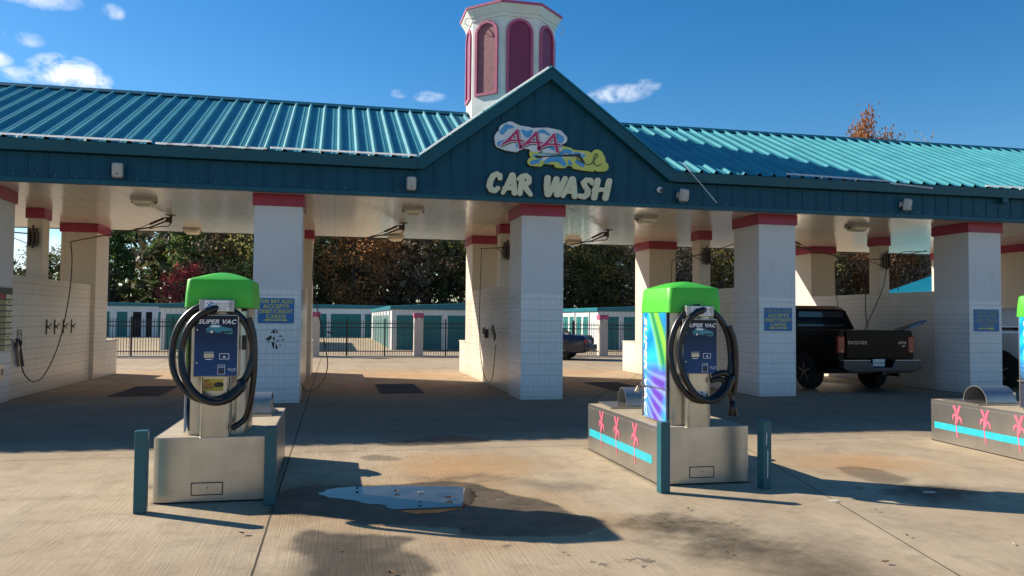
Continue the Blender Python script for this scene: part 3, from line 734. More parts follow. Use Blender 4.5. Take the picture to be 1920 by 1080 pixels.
def light_arc():
    m = MB()
    P_ = octo(TR + .07, 8.19)
    for a, b in ((6, 7), (7, 0), (0, 1)): m.tube([P_[a], P_[b]], .012, 6)
    q = Vector(P_[1]); m.tube(smoothpath([q, q + Vector((.12, 0, -.02)), q + Vector((.14, 0, -.12)), q + Vector((.05, 0, -.2))], 5), .008, 6)
    q = Vector(P_[6]); m.tube(smoothpath([q, q + Vector((-.1, 0, -.05)), q + Vector((-.1, 0, -.15)), q + Vector((.05, 0, -.2))], 5), .008, 6)
    build('light_tube', m, M['tube'], off=P_[7], label='loose white light tube wrapped under the cornice of the cupola', cat='light tube', group='thin white light tubes along the roof edges')
light_arc()

# ================================================================== SIGNS
# CAR WASH brush letters, one solid per letter
A_ = {
 'C': [([(.60, .76), (.58, .92), (.44, .99), (.28, .88), (.16, .62), (.12, .34), (.22, .13), (.36, .10), (.50, .24)], [.10, .12, .12, .13, .13, .13, .13, .12, .11])],
 'A': [([(.06, .06), (.22, .36), (.48, .96)], [.09, .11, .13]), ([(.50, .95), (.56, .5), (.60, .06)], [.14, .13, .12]), ([(.14, .30), (.56, .30)], .10)],
 'R': [([(.10, .80), (.22, .92), (.42, .97), (.56, .86), (.56, .68), (.42, .54), (.28, .50)], [.10, .11, .12, .12, .12, .11, .1]), ([(.26, .86), (.20, .5), (.14, .10)], .12), ([(.34, .50), (.50, .26), (.64, .07)], [.12, .12, .10])],
 'W': [([(.12, .94), (.10, .5), (.14, .08)], [.12, .12, .13]), ([(.16, .08), (.34, .46), (.48, .90)], .11), ([(.48, .90), (.48, .5), (.52, .08)], .12), ([(.53, .08), (.68, .50), (.84, .94)], [.12, .12, .11])],
 'S': [([(.66, .80), (.58, .95), (.40, .95), (.26, .80), (.34, .62), (.46, .44), (.44, .22), (.28, .08), (.10, .12)], [.10, .12, .12, .12, .12, .12, .13, .13, .12])],
 'H': [([(.26, .96), (.18, .5), (.12, .06)], .12), ([(.74, .96), (.66, .5), (.58, .06)], .12), ([(.12, .42), (.40, .50), (.66, .48)], .10)],
}
def brush(ch, h=.001):
    f = sd_caps(A_[ch]); return loops_of(f, -.2, 1.2, -.2, 1.25, .012, .007)
let = empty('car_wash_lettering', (3.8, 14.07, 3.72), 'cream brush-script letters reading CAR WASH across the gable wall', 'lettering')
lx = [('C', 2.63, 3.755, .40, .345), ('A', 2.90, 3.74, .40, .36), ('R', 3.18, 3.725, .40, .375), ('W', 3.70, 3.735, .46, .36), ('A', 4.02, 3.725, .42, .36), ('S', 4.33, 3.72, .42, .36), ('H', 4.59, 3.715, .47, .37)]
for ch, x, z, w, h in lx:
    L = brush(ch)
    mb = flat([[(px * w, py * h) for px, py in l] for l in L], .05); mb.xf(fY(x, 14.075, z))
    o = build('letter', mb, M['letter'], let, off=let.location)
    mb = flat(loops_of(sd_caps(A_[ch]), -.2, 1.2, -.2, 1.25, .014, .042), .022); mb.v = [(a * w, b * h, c) for a, b, c in mb.v]; mb.xf(fY(x, 14.10, z))
    build('letter_backing', mb, M['black'], o, off=let.location)
# logo board
logo = empty('logo_sign', (3.86, 14.07, 4.25), 'cut-out logo board with red AAA letters and a black spray wand', 'sign')
blob1 = [([(2.86, 4.66), (2.98, 4.62), (3.15, 4.60)], .09), ([(2.95, 4.90), (3.05, 4.95), (3.2, 4.88), (3.4, 4.88)], [.11, .11, .12, .10]), ([(2.92, 4.74), (3.5, 4.74), (3.85, 4.80)], .16), ([(3.5, 4.86), (3.75, 4.88), (3.95, 4.86), (4.03, 4.80)], [.11, .11, .10, .09]), ([(3.5, 4.66), (3.9, 4.66)], .13)]
blob2 = [([(3.50, 4.50), (3.6, 4.58), (3.95, 4.58), (4.15, 4.55)], [.09, .10, .10, .10]), ([(3.45, 4.35), (3.60, 4.34)], .075), ([(3.72, 4.45), (4.2, 4.44)], .13), ([(3.95, 4.34), (4.05, 4.34)], .08), ([(4.2, 4.48), (4.5, 4.47)], .13), ([(4.28, 4.33), (4.45, 4.31), (4.60, 4.30)], .075), ([(4.70, 4.52), (4.74, 4.45), (4.68, 4.38)], .12), ([(4.72, 4.32), (4.83, 4.33)], .09)]
f1, f2 = sd_caps(blob1), sd_caps(blob2)
def obj2(name, f, box, t, y, mat, par, lev=0, h=.008):
    mb = flat(loops_of(f, *box, h, lev), t); mb.xf(fY(0, y, 0)); return build(name, mb, mat, par, off=logo.location)
B1 = (2.6, 4.3, 4.3, 5.2); B2 = (3.2, 5.1, 4.1, 4.8)
k1 = obj2('foam_board', f1, B1, .05, 14.075, M['logowhite'], logo)
obj2('board_edge', lambda X, Y: np.minimum(f1(X, Y), f2(X, Y)), (2.6, 5.1, 4.1, 5.2), .02, 14.096, M['black'], k1, .014)
f2o = lambda X, Y: np.maximum(f2(X, Y), -(f1(X, Y) - .004))
k2 = obj2('foam_board', f2o, B2, .05, 14.073, M['logoyellow'], logo)
swl = [([(2.90, 4.86), (2.98, 4.96), (3.10, 4.96)], [.05, .05, .02]), ([(2.86, 4.64), (3.0, 4.72)], [.05, .02]), ([(3.28, 4.90), (3.36, 4.84), (3.44, 4.9)], [.03, .06, .03]), ([(3.58, 4.90), (3.66, 4.92), (3.78, 4.86)], [.03, .035, .02]),
       ([(3.92, 4.86), (4.0, 4.80), (3.98, 4.72)], [.04, .06, .03]), ([(3.2, 4.63), (3.3, 4.72)], [.05, .02]), ([(3.62, 4.62), (3.75, 4.68), (3.9, 4.6)], [.05, .06, .04]), ([(3.45, 4.8), (3.5, 4.7)], [.04, .02])]
obj2('foam_swirl', lambda X, Y: np.maximum(sd_caps(swl)(X, Y), f1(X, Y) + .012), B1, .003, 14.024, M['logoblue'], k1)
sw2 = [([(3.62, 4.54), (3.8, 4.56), (3.95, 4.55)], [.05, .07, .05]), ([(3.98, 4.50), (4.08, 4.58), (4.18, 4.56), (4.2, 4.50)], [.03, .035, .04, .02]), ([(4.28, 4.54), (4.36, 4.53)], .03), ([(4.42, 4.50), (4.47, 4.53)], [.03, .01]), ([(3.46, 4.33), (3.56, 4.36), (3.62, 4.42)], [.04, .04, .02]),
       ([(3.70, 4.34), (3.82, 4.42), (3.98, 4.42), (4.06, 4.33)], [.03, .05, .06, .045]), ([(4.16, 4.40), (4.18, 4.33), (4.2, 4.30)], [.02, .04, .03]), ([(4.3, 4.39), (4.42, 4.33)], [.03, .035]), ([(3.5, 4.46), (3.56, 4.46)], .028)]
obj2('foam_swirl', lambda X, Y: np.maximum(sd_caps(sw2)(X, Y), f2o(X, Y) + .012), B2, .003, 14.022, M['logoblue'], k2)
pale = [([(3.6, 4.60), (3.68, 4.5)], [.05, .06]), ([(3.62, 4.42), (3.9, 4.50)], [.05, .05]), ([(4.05, 4.50), (4.4, 4.53)], [.05, .04])]
obj2('pale_foam', lambda X, Y: np.maximum(np.maximum(sd_caps(pale)(X, Y), f2o(X, Y) + .01), -(sd_caps(sw2)(X, Y) - .006)), B2, .002, 14.0225, M['logowhite'], k2)
for dx in (0, .36, .70):
    d = dx * .99; dz = -dx * .045
    tri = [([(2.88 + d, 4.62 + dz), (3.0 + d, 4.70 + dz), (3.18 + d, 4.90 + dz)], [.012, .026, .022]), ([(3.17 + d, 4.90 + dz), (3.20 + d, 4.74 + dz), (3.24 + d, 4.585 + dz)], [.022, .026, .026]), ([(2.88 + d, 4.62 + dz), (3.06 + d, 4.715 + dz), (3.28 + d, 4.72 + dz)], [.010, .018, .016])]
    f = sd_caps(tri)
    o = obj2('letter', f, B1, .004, 14.014, M['magenta'], logo, h=.006)
    obj2('letter_outline', f, B1, .003, 14.0185, M['textwhite'], o, .012, h=.006)
    fs = sd_caps([([(a + .014, b - .014) for a, b in p], r) for p, r in tri]); obj2('letter_shadow', fs, B1, .0025, 14.0215, M['black'], o, .013, h=.006)
wand = [([(3.53, 4.44), (3.62, 4.44)], .02), ([(3.56, 4.445), (4.05, 4.49)], .012), ([(4.05, 4.49), (4.35, 4.51)], [.02, .024]), ([(4.33, 4.51), (4.44, 4.38)], [.026, .022]), ([(4.30, 4.49), (4.32, 4.42), (4.42, 4.38)], .007),
        ([(p.x, p.y) for p in smoothpath([(4.44, 4.38, 0), (4.5, 4.345, 0), (4.58, 4.37, 0), (4.68, 4.49, 0), (4.70, 4.54, 0), (4.66, 4.55, 0), (4.63, 4.46, 0), (4.64, 4.37, 0), (4.70, 4.33, 0), (4.77, 4.37, 0)], 5)], .007)]
obj2('spray_wand', sd_caps(wand), B2, .004, 14.016, M['black'], logo, h=.005)

# pillar signs
def pillar_sign(x0, x1, z0, z1, lines, arrow, label, fade=False, bend=False):
    cx, cz = (x0 + x1) / 2, (z0 + z1) / 2; y = YF - .004
    r = empty('direction_sign', (cx, y, z0), label, 'sign', 'blue card payment signs on the front columns')
    pl = build('sign_panel', MB().box(x0, x1, y - .006, y, z0, z1), M['signblue'], r, off=r.location, bevel=.002)
    h = (z1 - z0); w = x1 - x0
    for i, s in enumerate(lines):
        tb = text(s, h * .205, .002, 0, .0022, space=1.05); wd = max(v[0] for v in tb.v) - min(v[0] for v in tb.v)
        k = min(1.25, w * .93 / wd) if len(s) > 9 else 1.12
        tb.v = [(a * k, b, c) for a, b, c in tb.v]; tb.xf(fY(cx, y - .0065, z1 - h * (.135 + .2 * i)))
        build('lettering', tb, M['signfade'] if (fade or (i == 0 and bend)) else M['signyellow'], pl, off=r.location)
    az = z0 + h * .13; q = w * .34; a = h * .022
    pts = [(-q, 0), (-q + .07, .026), (-q + .07, a), (q - .07, a), (q - .07, .026), (q, 0), (q - .07, -.026), (q - .07, -a), (-q + .07, -a), (-q + .07, -.026)] if arrow == 2 else [(-q, a), (q - .12, a), (q - .12, .03), (q, 0), (q - .12, -.03), (q - .12, -a), (-q, -a)]
    ab = flat([pts], .002); ab.xf(fY(cx, y - .0065, az)); build('arrow', ab, M['signyellow'], pl, off=r.location)
    return r
T4 = ['THIS BAY ALSO', 'ACCEPTS', 'DEBIT/CREDIT', 'CARDS']
pillar_sign(-1.29, -.685, 1.38, 1.818, T4, 2, 'bright blue and yellow payment sign on the column behind the left vacuum')
pillar_sign(8.348, 8.96, 1.30, 1.758, T4, 2, 'blue payment sign with scuffed top line on the column beside the black pickup', bend=True)
pillar_sign(13.24, 13.87, 1.315, 1.785, T4, 1, 'faded blue payment sign with one arrow on the rightmost column', fade=True)
# torn diamond sticker
def torn():
    parts = [[(-.17, .0), (-.07, .075), (-.05, .03), (-.09, -.02)], [(-.09, .1), (-.005, .19), (0, .09), (-.03, .12)], [(.01, .19), (.05, .12), (.02, .11)], [(-.06, -.03), (-.045, -.12), (-.015, -.17), (-.01, -.04), (-.03, -.05)],
             [(.005, -.05), (.04, -.12), (.05, -.15), (.015, -.18)], [(-.04, .03), (-.005, .05), (-.005, -.01), (-.035, -.01)], [(.05, .05), (.09, .075), (.14, .04), (.10, .05)], [(.11, .01), (.16, .0), (.12, -.02)], [(.02, -.02), (.05, .0), (.06, -.05)], [(.07, -.1), (.1, -.08), (.09, -.12)], [(-.13, -.02), (-.10, -.07), (-.09, -.04)]]
    m = MB()
    for p in parts: m.prism(p, 0, .002, 'z')
    m.xf(fY(-.995, YF - .002, 1.10))
    build('torn_sticker', m, M['black'], off=(-.995, YF - .004, .9), label='torn remains of a black diamond sticker below the left payment sign', cat='sticker')
torn()
# menu board and coin box on the first column's side
def menu():
    F = frame((-6.287 + CW + .003, 15.18, 0), (0, 1, 0), (0, 0, 1))
    r = empty('price_board', (-5.47, 15.18, .89), 'tall price board with pale rows on the side of the leftmost column', 'board')
    m = MB(); m.box(-.29, .28, .89, 1.95, 0, .012); m.xf(F)
    bp = build('board_panel', m, M['black'], r, off=r.location)
    for i in range(10):
        z = 1.80 - i * .098; m = MB(); m.box(-.27, -.02 if i in (0, 4, 6) else .0, z - .04, z + .035, .012, .016); m.xf(F)
        build('menu_row', m, M['red'] if i == 0 else M['signfade'], bp, off=r.location)
        m = MB(); m.box(.01, .265, z - .04, z + .035, .012, .016); m.xf(F)
        build('menu_row', m, M['letter'], bp, off=r.location)
    for i, s in enumerate(['RINSE', 'SOAP', 'WAX', 'BRUSH', 'STOP']):
        tb = text(s, .05, .001); tb.xf(F @ Matrix.Translation((.13, 1.702 - i * .196, .0162))); build('lettering', tb, M['black'], bp, off=r.location)
    m = MB(); m.box(-.2, -.02, .40, .65, 0, .03); m.xf(F)
    cb = empty('coin_box', (-5.47, 15.1, .4), 'small grey coin box low on the side of the leftmost column', 'coin box')
    b2 = build('box_body', m, M['steel_d'], cb, off=cb.location, bevel=.004)
    m = MB(); m.box(-.15, -.07, .47, .58, .03, .034); m.xf(F); build('box_door', m, M['grey'], cb, off=cb.location)
menu()

# ================================================================== LAMPS AND CAMERA
def wall_lamp():
    r = empty('wall_speaker', (0, 0, 0), '', 'speaker', 'beige speaker boxes on the fascia')
    rings = []
    for y, w, h in ((-.07, .12, .2), (-.10, .17, .25), (-.17, .165, .24), (-.20, .14, .21), (-.205, .10, .17)):
        rings.append([(px, y, pz) for px, pz in rrect(w, h, .035, 4)])
    m = MB(); m.loft(rings); autosmooth(build('housing', m, M['offwhite'], r), 30)
    m = MB(); m.rev([(.012, -.206), (.012, -.212)], (0, 0, -.055), 10, 'y'); build('badge', m, M['black'], r)
    m = MB(); m.box(-.03, .03, -.07, .0, -.03, .03); m.box(-.05, .05, -.012, .0, -.06, .06); build('bracket', m, M['offwhite'], r)
    return r
wlm = wall_lamp()
for i, (x, z, rz, lb) in enumerate([(-3.485, 3.86, .12, 'beige speaker box on the fascia over the leftmost bay'), (1.28, 3.86, 0, 'beige speaker box on the fascia at the left foot of the gable'),
                                    (6.35, 3.87, .45, 'beige speaker box on the fascia right of the gable camera'), (11.2, 3.885, .5, 'beige speaker box on the fascia over the bay of the black pickup')]):
    o = wlm if i == 0 else copy_tree(wlm)
    o.location = (x, 14.115, z); o.rotation_euler = (.12, 0, rz); o['label'] = lb
r = empty('dome_camera', (5.95, 14.09, 3.95), 'small white round security camera on the gable wall right of the sign', 'camera')
m = MB(); m.rev([(.055, .0), (.06, -.02), (.05, -.05), (.02, -.07)], (0, 0, 0), 16, 'y'); autosmooth(build('camera_body', m, M['white'], r), 40)
m = MB(); m.rev([(.028, -.066), (.026, -.085), (.01, -.095)], (.012, 0, -.012), 12, 'y'); build('camera_lens', m, M['glass'], r)
m = MB(); m.box(13.55, 13.68, 13.98, 14.12, 4.0, 4.13)
build('junction_box', m, M['tealtrim'], off=(13.6, 14.05, 4.0), bevel=.006, label='small teal junction box on the fascia over the rightmost column', cat='junction box')
def ceil_lamp():
    r = empty('ceiling_lamp', (0, 0, 0), '', 'lamp', 'round-cornered ceiling lamps in the bays')
    m = MB(); m.loft([[(a, b, z) for a, b in rrect(w, w, .06, 4)] for z, w in ((0, .40), (-.045, .42), (-.06, .40))]); autosmooth(build('lamp_base', m, M['offwhite'], r), 30)
    m = MB(); m.loft([[(a, b, z) for a, b in rrect(w, w, .05, 4)] for z, w in ((-.061, .35), (-.11, .33), (-.145, .24), (-.15, .12))]); autosmooth(build('lens', m, M['lens'], r), 40)
    for s in (-1, 1):
        m = MB(); m.box(s * .2 - .012, s * .2 + .012, -.03, .03, -.085, -.05); build('clip', m, M['brownmetal'], r)
    return r
cl0 = ceil_lamp()
names_bay = ['leftmost bay', 'bay left of the gable post', 'bay right of the middle column', 'bay of the black pickup']
for i, (x, y) in enumerate([(-3.43, 15.68), (1.468, 15.6), (6.28, 15.55), (11.265, 15.6), (-3.42, 20.75), (1.53, 20.9), (6.3, 20.8), (11.3, 20.7)]):
    o = cl0 if i == 0 else copy_tree(cl0)
    o.location = (x, y, ZC - .001); o['label'] = ('front' if i < 4 else 'rear') + ' ceiling lamp with frosted lens in the ' + names_bay[i % 4]
for i, x in enumerate((-1.9 + 1.6, 8.0 - .3, 9.9)):
    pass

# ================================================================== BOOMS AND HOSES
def ceiling_boom(x, ang, label, hose=None, hl=None):
    """swinging hose boom under the ceiling; ang = heading of the arm"""
    r = empty('hose_boom', (x, 18.1, ZC), label, 'hose boom', 'ceiling hose booms, one in each bay')
    R_ = Matrix.Rotation(ang, 4, 'Z')
    m = MB(); m.box(-.09, .09, -.09, .09, -.012, -.001); m.cyl((0, 0, -.01), (0, 0, -.17), .028, 12); m.box(.0, .10, -.03, .03, -.16, -.05); m.xf(R_)
    build('mount', m, M['brownmetal'], r, off=(0, 0, 0), bevel=.003)
    m = MB(); m.tube([(.06, 0, -.12), (.42, 0, -.28), (.75, 0, -.345), (1.95, 0, -.62)], [.019, .017, .014, .011], 8)
    m.tube([(.72, 0, -.32), (.6, 0, -.29), (.1, 0, -.05)], .008, 6); m.xf(R_)
    a = build('boom_arm', m, M['brownmetal'], r, off=(0, 0, 0))
    m = MB(); m.cyl((.14, 0, -.075), (.42, 0, -.21), .025, 10); m.xf(R_); build('spring', m, M['brownmetal'], a, off=(0, 0, 0))
    tip = Vector((x, 18.1, ZC)) + (R_ @ Vector((1.95, 0, -.62)))
    m = MB(); m.tube(smoothpath([(.0, 0, -.17), (.05, 0, -.24), (.25, 0, -.26), (.42, 0, -.31)], 5), .011, 6); m.xf(R_); build('feed_pipe', m, M['black'], r, off=(0, 0, 0))
    return tip
def hose(pts, label, r=.011, name='wash_hose'):
    m = MB(); m.tube(smoothpath(pts, 8), r, 8)
    o = build(name, m, M['hose'], off=tuple(pts[0]), smooth=True, label=label, cat='hose', group='thin black pressure hoses')
t1 = ceiling_boom(-3.42, rad(178), 'brown hose boom swung left under the ceiling of the leftmost bay')
hose([t1, (-5.34, 18.20, 2.6), (-5.30, 17.95, 1.9), (-5.27, 17.35, .98), (-5.27, 16.65, .42), (-5.28, 16.1, .28), (-5.33, 15.72, .45), (-5.37, 15.62, .8), (-5.40, 15.78, 1.02)], 'black wash hose looping from the boom tip to the holder on the left wall')
t2 = ceiling_boom(1.49, rad(180), 'brown hose boom under the ceiling of the bay with the grate')
hose([t2, (-.46, 18.0, 2.2), (-.25, 17.8, 1.2), (-.12, 17.4, .5), (-.25, 16.9, .12), (-.5, 16.4, .03), (-.62, 16.0, .25)], 'black wash hose curving to the floor beside the column behind the left vacuum')
t3 = ceiling_boom(6.34, rad(186), 'brown hose boom under the ceiling right of the middle column')
hose([t3, (4.35, 17.75, 2.2), (4.28, 17.5, 1.1), (4.22, 17.0, .4), (4.22, 16.4, .3), (4.22, 16.1, .9)], 'black wash hose hidden behind the middle column')
t4 = ceiling_boom(11.0, rad(-8), 'brown hose boom swung right above the black pickup')
hose([t4, (13.0, 17.7, 2.4), (12.95, 17.6, 1.6), (13.02, 17.4, .8), (13.05, 17.0, .3), (13.08, 16.6, .5), (13.08, 16.4, 1.0)], 'black wash hose hanging on the wall right of the pickup')

def post_boom(k, arms, label, group='double-arm hose booms on the wall posts'):
    xm = CX[k] + CW / 2; z = 3.02
    r = empty('post_boom', (xm, 17.64, z), label, 'hose boom', group)
    m = MB()
    for dx in (-.07, .07): m.box(dx - .02, dx + .02, -.09, -.03, -.17, .2)
    m.box(-.10, .10, -.03, .0, -.12, .12); m.cyl((0, -.06, .12), (0, -.06, .26), .02, 8); m.cyl((0, -.06, -.2), (0, -.06, .2), .03, 10)
    build('bracket', m, M['brownmetal'], r, bevel=.003)
    for (dx, dy, dz) in arms:
        m = MB(); a = Vector((0, -.06, .08)); b = Vector((dx, dy, dz)); m.tube([a, a.lerp(b, .5), b], [.014, .012, .010], 6)
        m.tube([(0, -.06, -.15), a.lerp(b, .42)], .008, 6); build('boom_arm', m, M['brownmetal'], r)
post_boom(1, [(-1.5, -.3, .15)], 'hose boom on the narrow post behind the leftmost column')
post_boom(3, [(-.62, .0, .04), (.4, -.3, .12)], 'hose boom on the narrow post behind the middle column')
post_boom(4, [(-.95, -.2, -.12), (.78, -.1, .35)], 'hose boom on the narrow post seen above the right vacuum hood')
post_boom(5, [(-1.5, -.1, -.08), (1.3, .1, .32)], 'hose boom on the narrow post seen above the pickup bed')
hose([(3.20, 17.64, 3.06), (3.19, 17.7, 2.2), (3.2, 17.8, 1.2), (3.22, 17.6, .5), (3.26, 17.2, .15), (3.32, 16.85, .25), (3.38, 16.8, .95)], 'thin hose beside the sunlit strip of the wall left of the middle column', .008)
hose([(7.69, 17.44, 2.90), (7.70, 17.5, 2.2), (7.78, 17.5, 1.2), (7.95, 17.2, .6)], 'thin hose hanging left of the post above the right vacuum hood', .008)
hose([(9.42, 17.54, 3.37), (9.35, 17.5, 2.6), (9.2, 17.4, 1.9), (9.05, 17.2, 1.2)], 'thin hose hanging right of the post above the right vacuum hood', .008)
hose([(12.04, 17.54, 2.94), (12.06, 17.54, 2.4), (12.1, 17.5, 1.8), (12.12, 17.4, 1.4)], 'thin hose hanging behind the pickup cab', .008)
hose([(13.5, 17.54, 2.86), (13.3, 17.4, 2.4), (13.0, 17.3, 1.9), (12.6, 17.2, 1.3)], 'thin hose slanting from the post bracket behind the pickup bed', .010)
hose([(14.85, 17.74, 3.32), (14.0, 17.7, 3.24), (14.02, 17.9, 2.8), (14.2, 18.0, 2.3)], 'thin hose looping above the wall right of the pickup', .009)

# things on the leftmost wall
wx = CX[1] + CW - .07
def wand_holder():
    r = empty('wand_holder', (wx + .002, 15.85, .55), 'metal wand holder with black spray gun on the leftmost wall', 'wand holder')
    F = frame((wx + .002, 15.85, 0), (0, 1, 0), (0, 0, 1))
    m = MB(); m.loft([[(-.03, 1.0, .0), (.07, 1.0, .0), (.07, 1.0, .07), (-.03, 1.0, .07)], [(.14, .56, .0), (.26, .56, .0), (.26, .56, .05), (.14, .56, .05)]]); m.xf(F); build('holder_tube', m, M['steel'], r, off=r.location, bevel=.006)
    m = MB(); m.prism([(.055, 1.0), (.085, 1.0), (.29, .56), (.25, .56)], .05, .075, 'z'); m.xf(F); build('holder_edge', m, M['brownmetal'], r, off=r.location)
    m = MB(); m.tube([(-.06, 1.04, .06), (.04, 1.02, .06), (.06, .92, .06)], [.03, .04, .02], 8); m.tube([(-.06, 1.02, .06), (-.08, .9, .06)], .02, 6); m.xf(F); build('spray_gun', m, M['black'], r, off=r.location)
    r2 = empty('instruction_plate', (wx + .002, 16.08, .94), 'small round-marked instruction plate above the wand holder', 'plate')
    m = MB(); m.box(.10, .34, .95, 1.22, .0, .006); m.xf(F); pl = build('plate_panel', m, M['grey'], r2, off=r2.location)
    m = MB(); m.rev([(.07, .007), (.07, .009), (.045, .009), (.045, .007)], (0, 0, 0), 20); m.xf(F @ Matrix.Translation((.2, 1.05, 0))); build('round_mark', m, M['textwhite'], r2, off=r2.location)
    tb = text('STOP', .05, .001); tb.xf(F @ Matrix.Translation((.22, 1.17, .0065))); build('lettering', tb, M['textwhite'], r2, off=r2.location)
wand_holder()
clip = None
for i, y in enumerate((17.45, 17.92, 18.46, 18.99)):
    if clip is None:
        clip = empty('mat_clip', (0, 0, 0), '', 'mat clip', 'four rusty mat clips on the leftmost wall')
        m = MB(); m.box(0, .012, -.025, .025, -.16, .14); build('clip_plate', m, M['brownmetal'], clip)
        m = MB(); m.bar((.01, 0, -.03), (.09, 0, .06), .05, .012); m.bar((.01, 0, .02), (.07, .0, -.05), .04, .012); build('clip_jaw', m, M['brownmetal'], clip)
        o = clip
    else: o = copy_tree(clip)
    o.location = (wx + .001, y, 1.26)
    o['label'] = ('first', 'second', 'third', 'fourth')[i] + ' rusty mat clip from the front on the leftmost wall'
# black swivel plate on wall at the middle column
r = empty('mat_holder', (CX[3] + .07, 16.7, 1.1), 'black slanted plate bracket on the wall left of the middle column', 'bracket')
m = MB(); m.bar((0, 16.55, 1.16), (-.13, 16.62, 1.2), .03); build('arm', m, M['brownmetal'], r, off=r.location)
m = MB(); m.prism([(16.95, 1.30), (16.75, 1.36), (16.42, 1.14), (16.55, 1.03)], CX[3] - .10, CX[3] - .07, 'x'); build('plate', m, M['black'], r, off=r.location, bevel=.006)
r = empty('gun_holster', (CX[3] + .07, 18.2, 1.1), 'small spray gun holster on the sunlit part of the wall', 'holster')
m = MB(); m.box(CX[3] + .0, CX[3] + .065, 18.1, 18.2, 1.05, 1.25); build('holster_body', m, M['brownmetal'], r, off=r.location, bevel=.005)
m = MB(); m.tube([(CX[3] - .02, 18.14, 1.14), (CX[3] - .04, 18.14, 1.25), (CX[3] - .02, 18.05, 1.28)], .02, 6); build('gun_grip', m, M['black'], r, off=r.location)

# ================================================================== DRAINS
def drain(cx, label, x0=-.43, x1=.44):
    r = empty('drain_grate', (cx, 17.1, 0), label, 'drain', 'rusty drain grates in the bay floors')
    m = MB()
    for a, b, c, d in ((x0, x1, -1.08, -1.04), (x0, x1, 1.04, 1.08), (x0, x0 + .03, -1.04, 1.04), (x1 - .03, x1, -1.04, 1.04)): m.box(a, b, c, d, .001, .012)
    build('grate_frame', m, M['rust'], r)
    m = MB(); n = 26
    for i in range(n):
        x = x0 + .04 + i * (x1 - x0 - .08) / (n - 1); m.box(x - .006, x + .006, -1.04, 1.04, .004, .010)
    for y in (-.5, 0, .5): m.box(x0 + .03, x1 - .03, y - .01, y + .01, .003, .008)
    build('grate_bars', m, M['rust'], r)
    m = MB(); m.add([(x0 + .02, -1.05, .002), (x1 - .02, -1.05, .002), (x1 - .02, 1.05, .002), (x0 + .02, 1.05, .002)], [(0, 1, 2, 3)]); build('pit', m, M['darkin'], r)
drain(1.34, 'rusty drain grate in the floor of the middle left bay')
drain(6.2, 'rusty drain grate in the floor of the bay right of the middle column')
drain(-3.6, 'rusty drain grate in the floor of the leftmost bay')

# ================================================================== ISLANDS, BOLLARDS, VACUUMS
IW, IL, IH = .90, 2.12, .518
def palm_fn(cx, cy, s, lean=0):
    P = lambda *a: [(cx + x * s, cy + y * s) for x, y in a]
    return [(P((.04, -.62), (-.03, -.35), (-.05, -.12), (0, .1)), [0.0364 * s, 0.0260 * s, 0.0234 * s, 0.0390 * s]),
            (P((0, .08), (.01, .25), (.0, .36)), [0.0910 * s, 0.0650 * s, 0.0390 * s]),
            (P((0, .3), (-.1, .5), (-.17, .6)), [0.0260 * s, 0.0650 * s, 0.0650 * s]), (P((0, .3), (.09, .5), (.17, .62)), [0.0260 * s, 0.0650 * s, 0.0585 * s]),
            (P((-.02, .16), (-.14, .3), (-.22, .22), (-.25, .08)), [0.0390 * s, 0.0390 * s, 0.0520 * s, 0.0260 * s]), (P((.02, .12), (.15, .2), (.24, .12), (.28, -.02)), [0.0390 * s, 0.0455 * s, 0.0520 * s, 0.0260 * s]),
            (P((-.02, .1), (-.07, .0), (-.1, -.1)), [0.0390 * s, 0.0390 * s, 0.0130 * s]), (P((.03, .28), (.13, .33)), 0.0182 * s), (P((.03, .36), (.14, .42)), 0.0182 * s)]
def island():
    r = empty('vacuum_island', (0, 0, 0), '', 'island', 'stainless clad vacuum islands')
    ring = []
    rr = .05
    P2 = []
    for sx, sy, a0 in ((1, -1, 270), (1, 1, 0), (-1, 1, 90), (-1, -1, 180)):
        for k in range(6):
            a = rad(a0 + 90 * k / 5); P2.append((sx * (IW / 2 - rr) + rr * math.cos(a), IL / 2 + sy * (IL / 2 - rr) + rr * math.sin(a)))
    m = MB(); m.loft([[(x, y, .012) for x, y in P2], [(x, y, IH) for x, y in P2], [(x * .982, .02 + y * .982, IH + .002) for x, y in P2]], cap=False)
    cl_ = autosmooth(build('cladding', m, M['steel_d'], r), 40)
    m = MB(); m.prism([(x * .985, .016 + y * .985) for x, y in P2], IH - .03, IH + .001, 'z'); build('slab_top', m, M['deck'], r)
    m = MB(); m.prism([(x * .99, y) for x, y in P2], 0.001, .012, 'z'); build('base_joint', m, M['darkin'], r)
    # service door on the front
    m = MB(); m.box(-.15, .08, -.0035, .0, .065, .155); d = build('service_door', m, M['steel_d'], r, bevel=.002)
    m = MB()
    for a, b, c, e in ((-.157, -.15, .058, .162), (.08, .087, .058, .162), (-.15, .08, .058, .065), (-.15, .08, .155, .162)): m.box(a, b, -.003, .0, c, e)
    build('door_gap', m, M['darkin'], d)
    m = MB(); m.rev([(.006, -.004), (.006, -.007)], (-.03, 0, .118), 8, 'y'); build('door_lock', m, M['black'], d)
    F = frame((-IW / 2 - .0008, IL, 0), (0, -1, 0), (0, 0, 1))
    m = MB(); m.box(.10, 1.95, .165, .245, 0, .0012); m.xf(F); build('stripe_decal', m, M['cyan'], r)
    m = MB(); m.box(.06, 2.06, .478, .484, 0, .0015); m.xf(F); build('edge_strip', m, M['galv'], r)
    for px in (.52, 1.0, 1.52):
        L_ = loops_of(sd_caps(palm_fn(px, .29, .30)), px - .15, px + .15, .05, .5, .005); mb = flat(L_, .0012); mb.xf(F @ Matrix.Translation((0, 0, .0014)))
        build('palm_decal', mb, M['palm'], r)
    return r
isl = island()
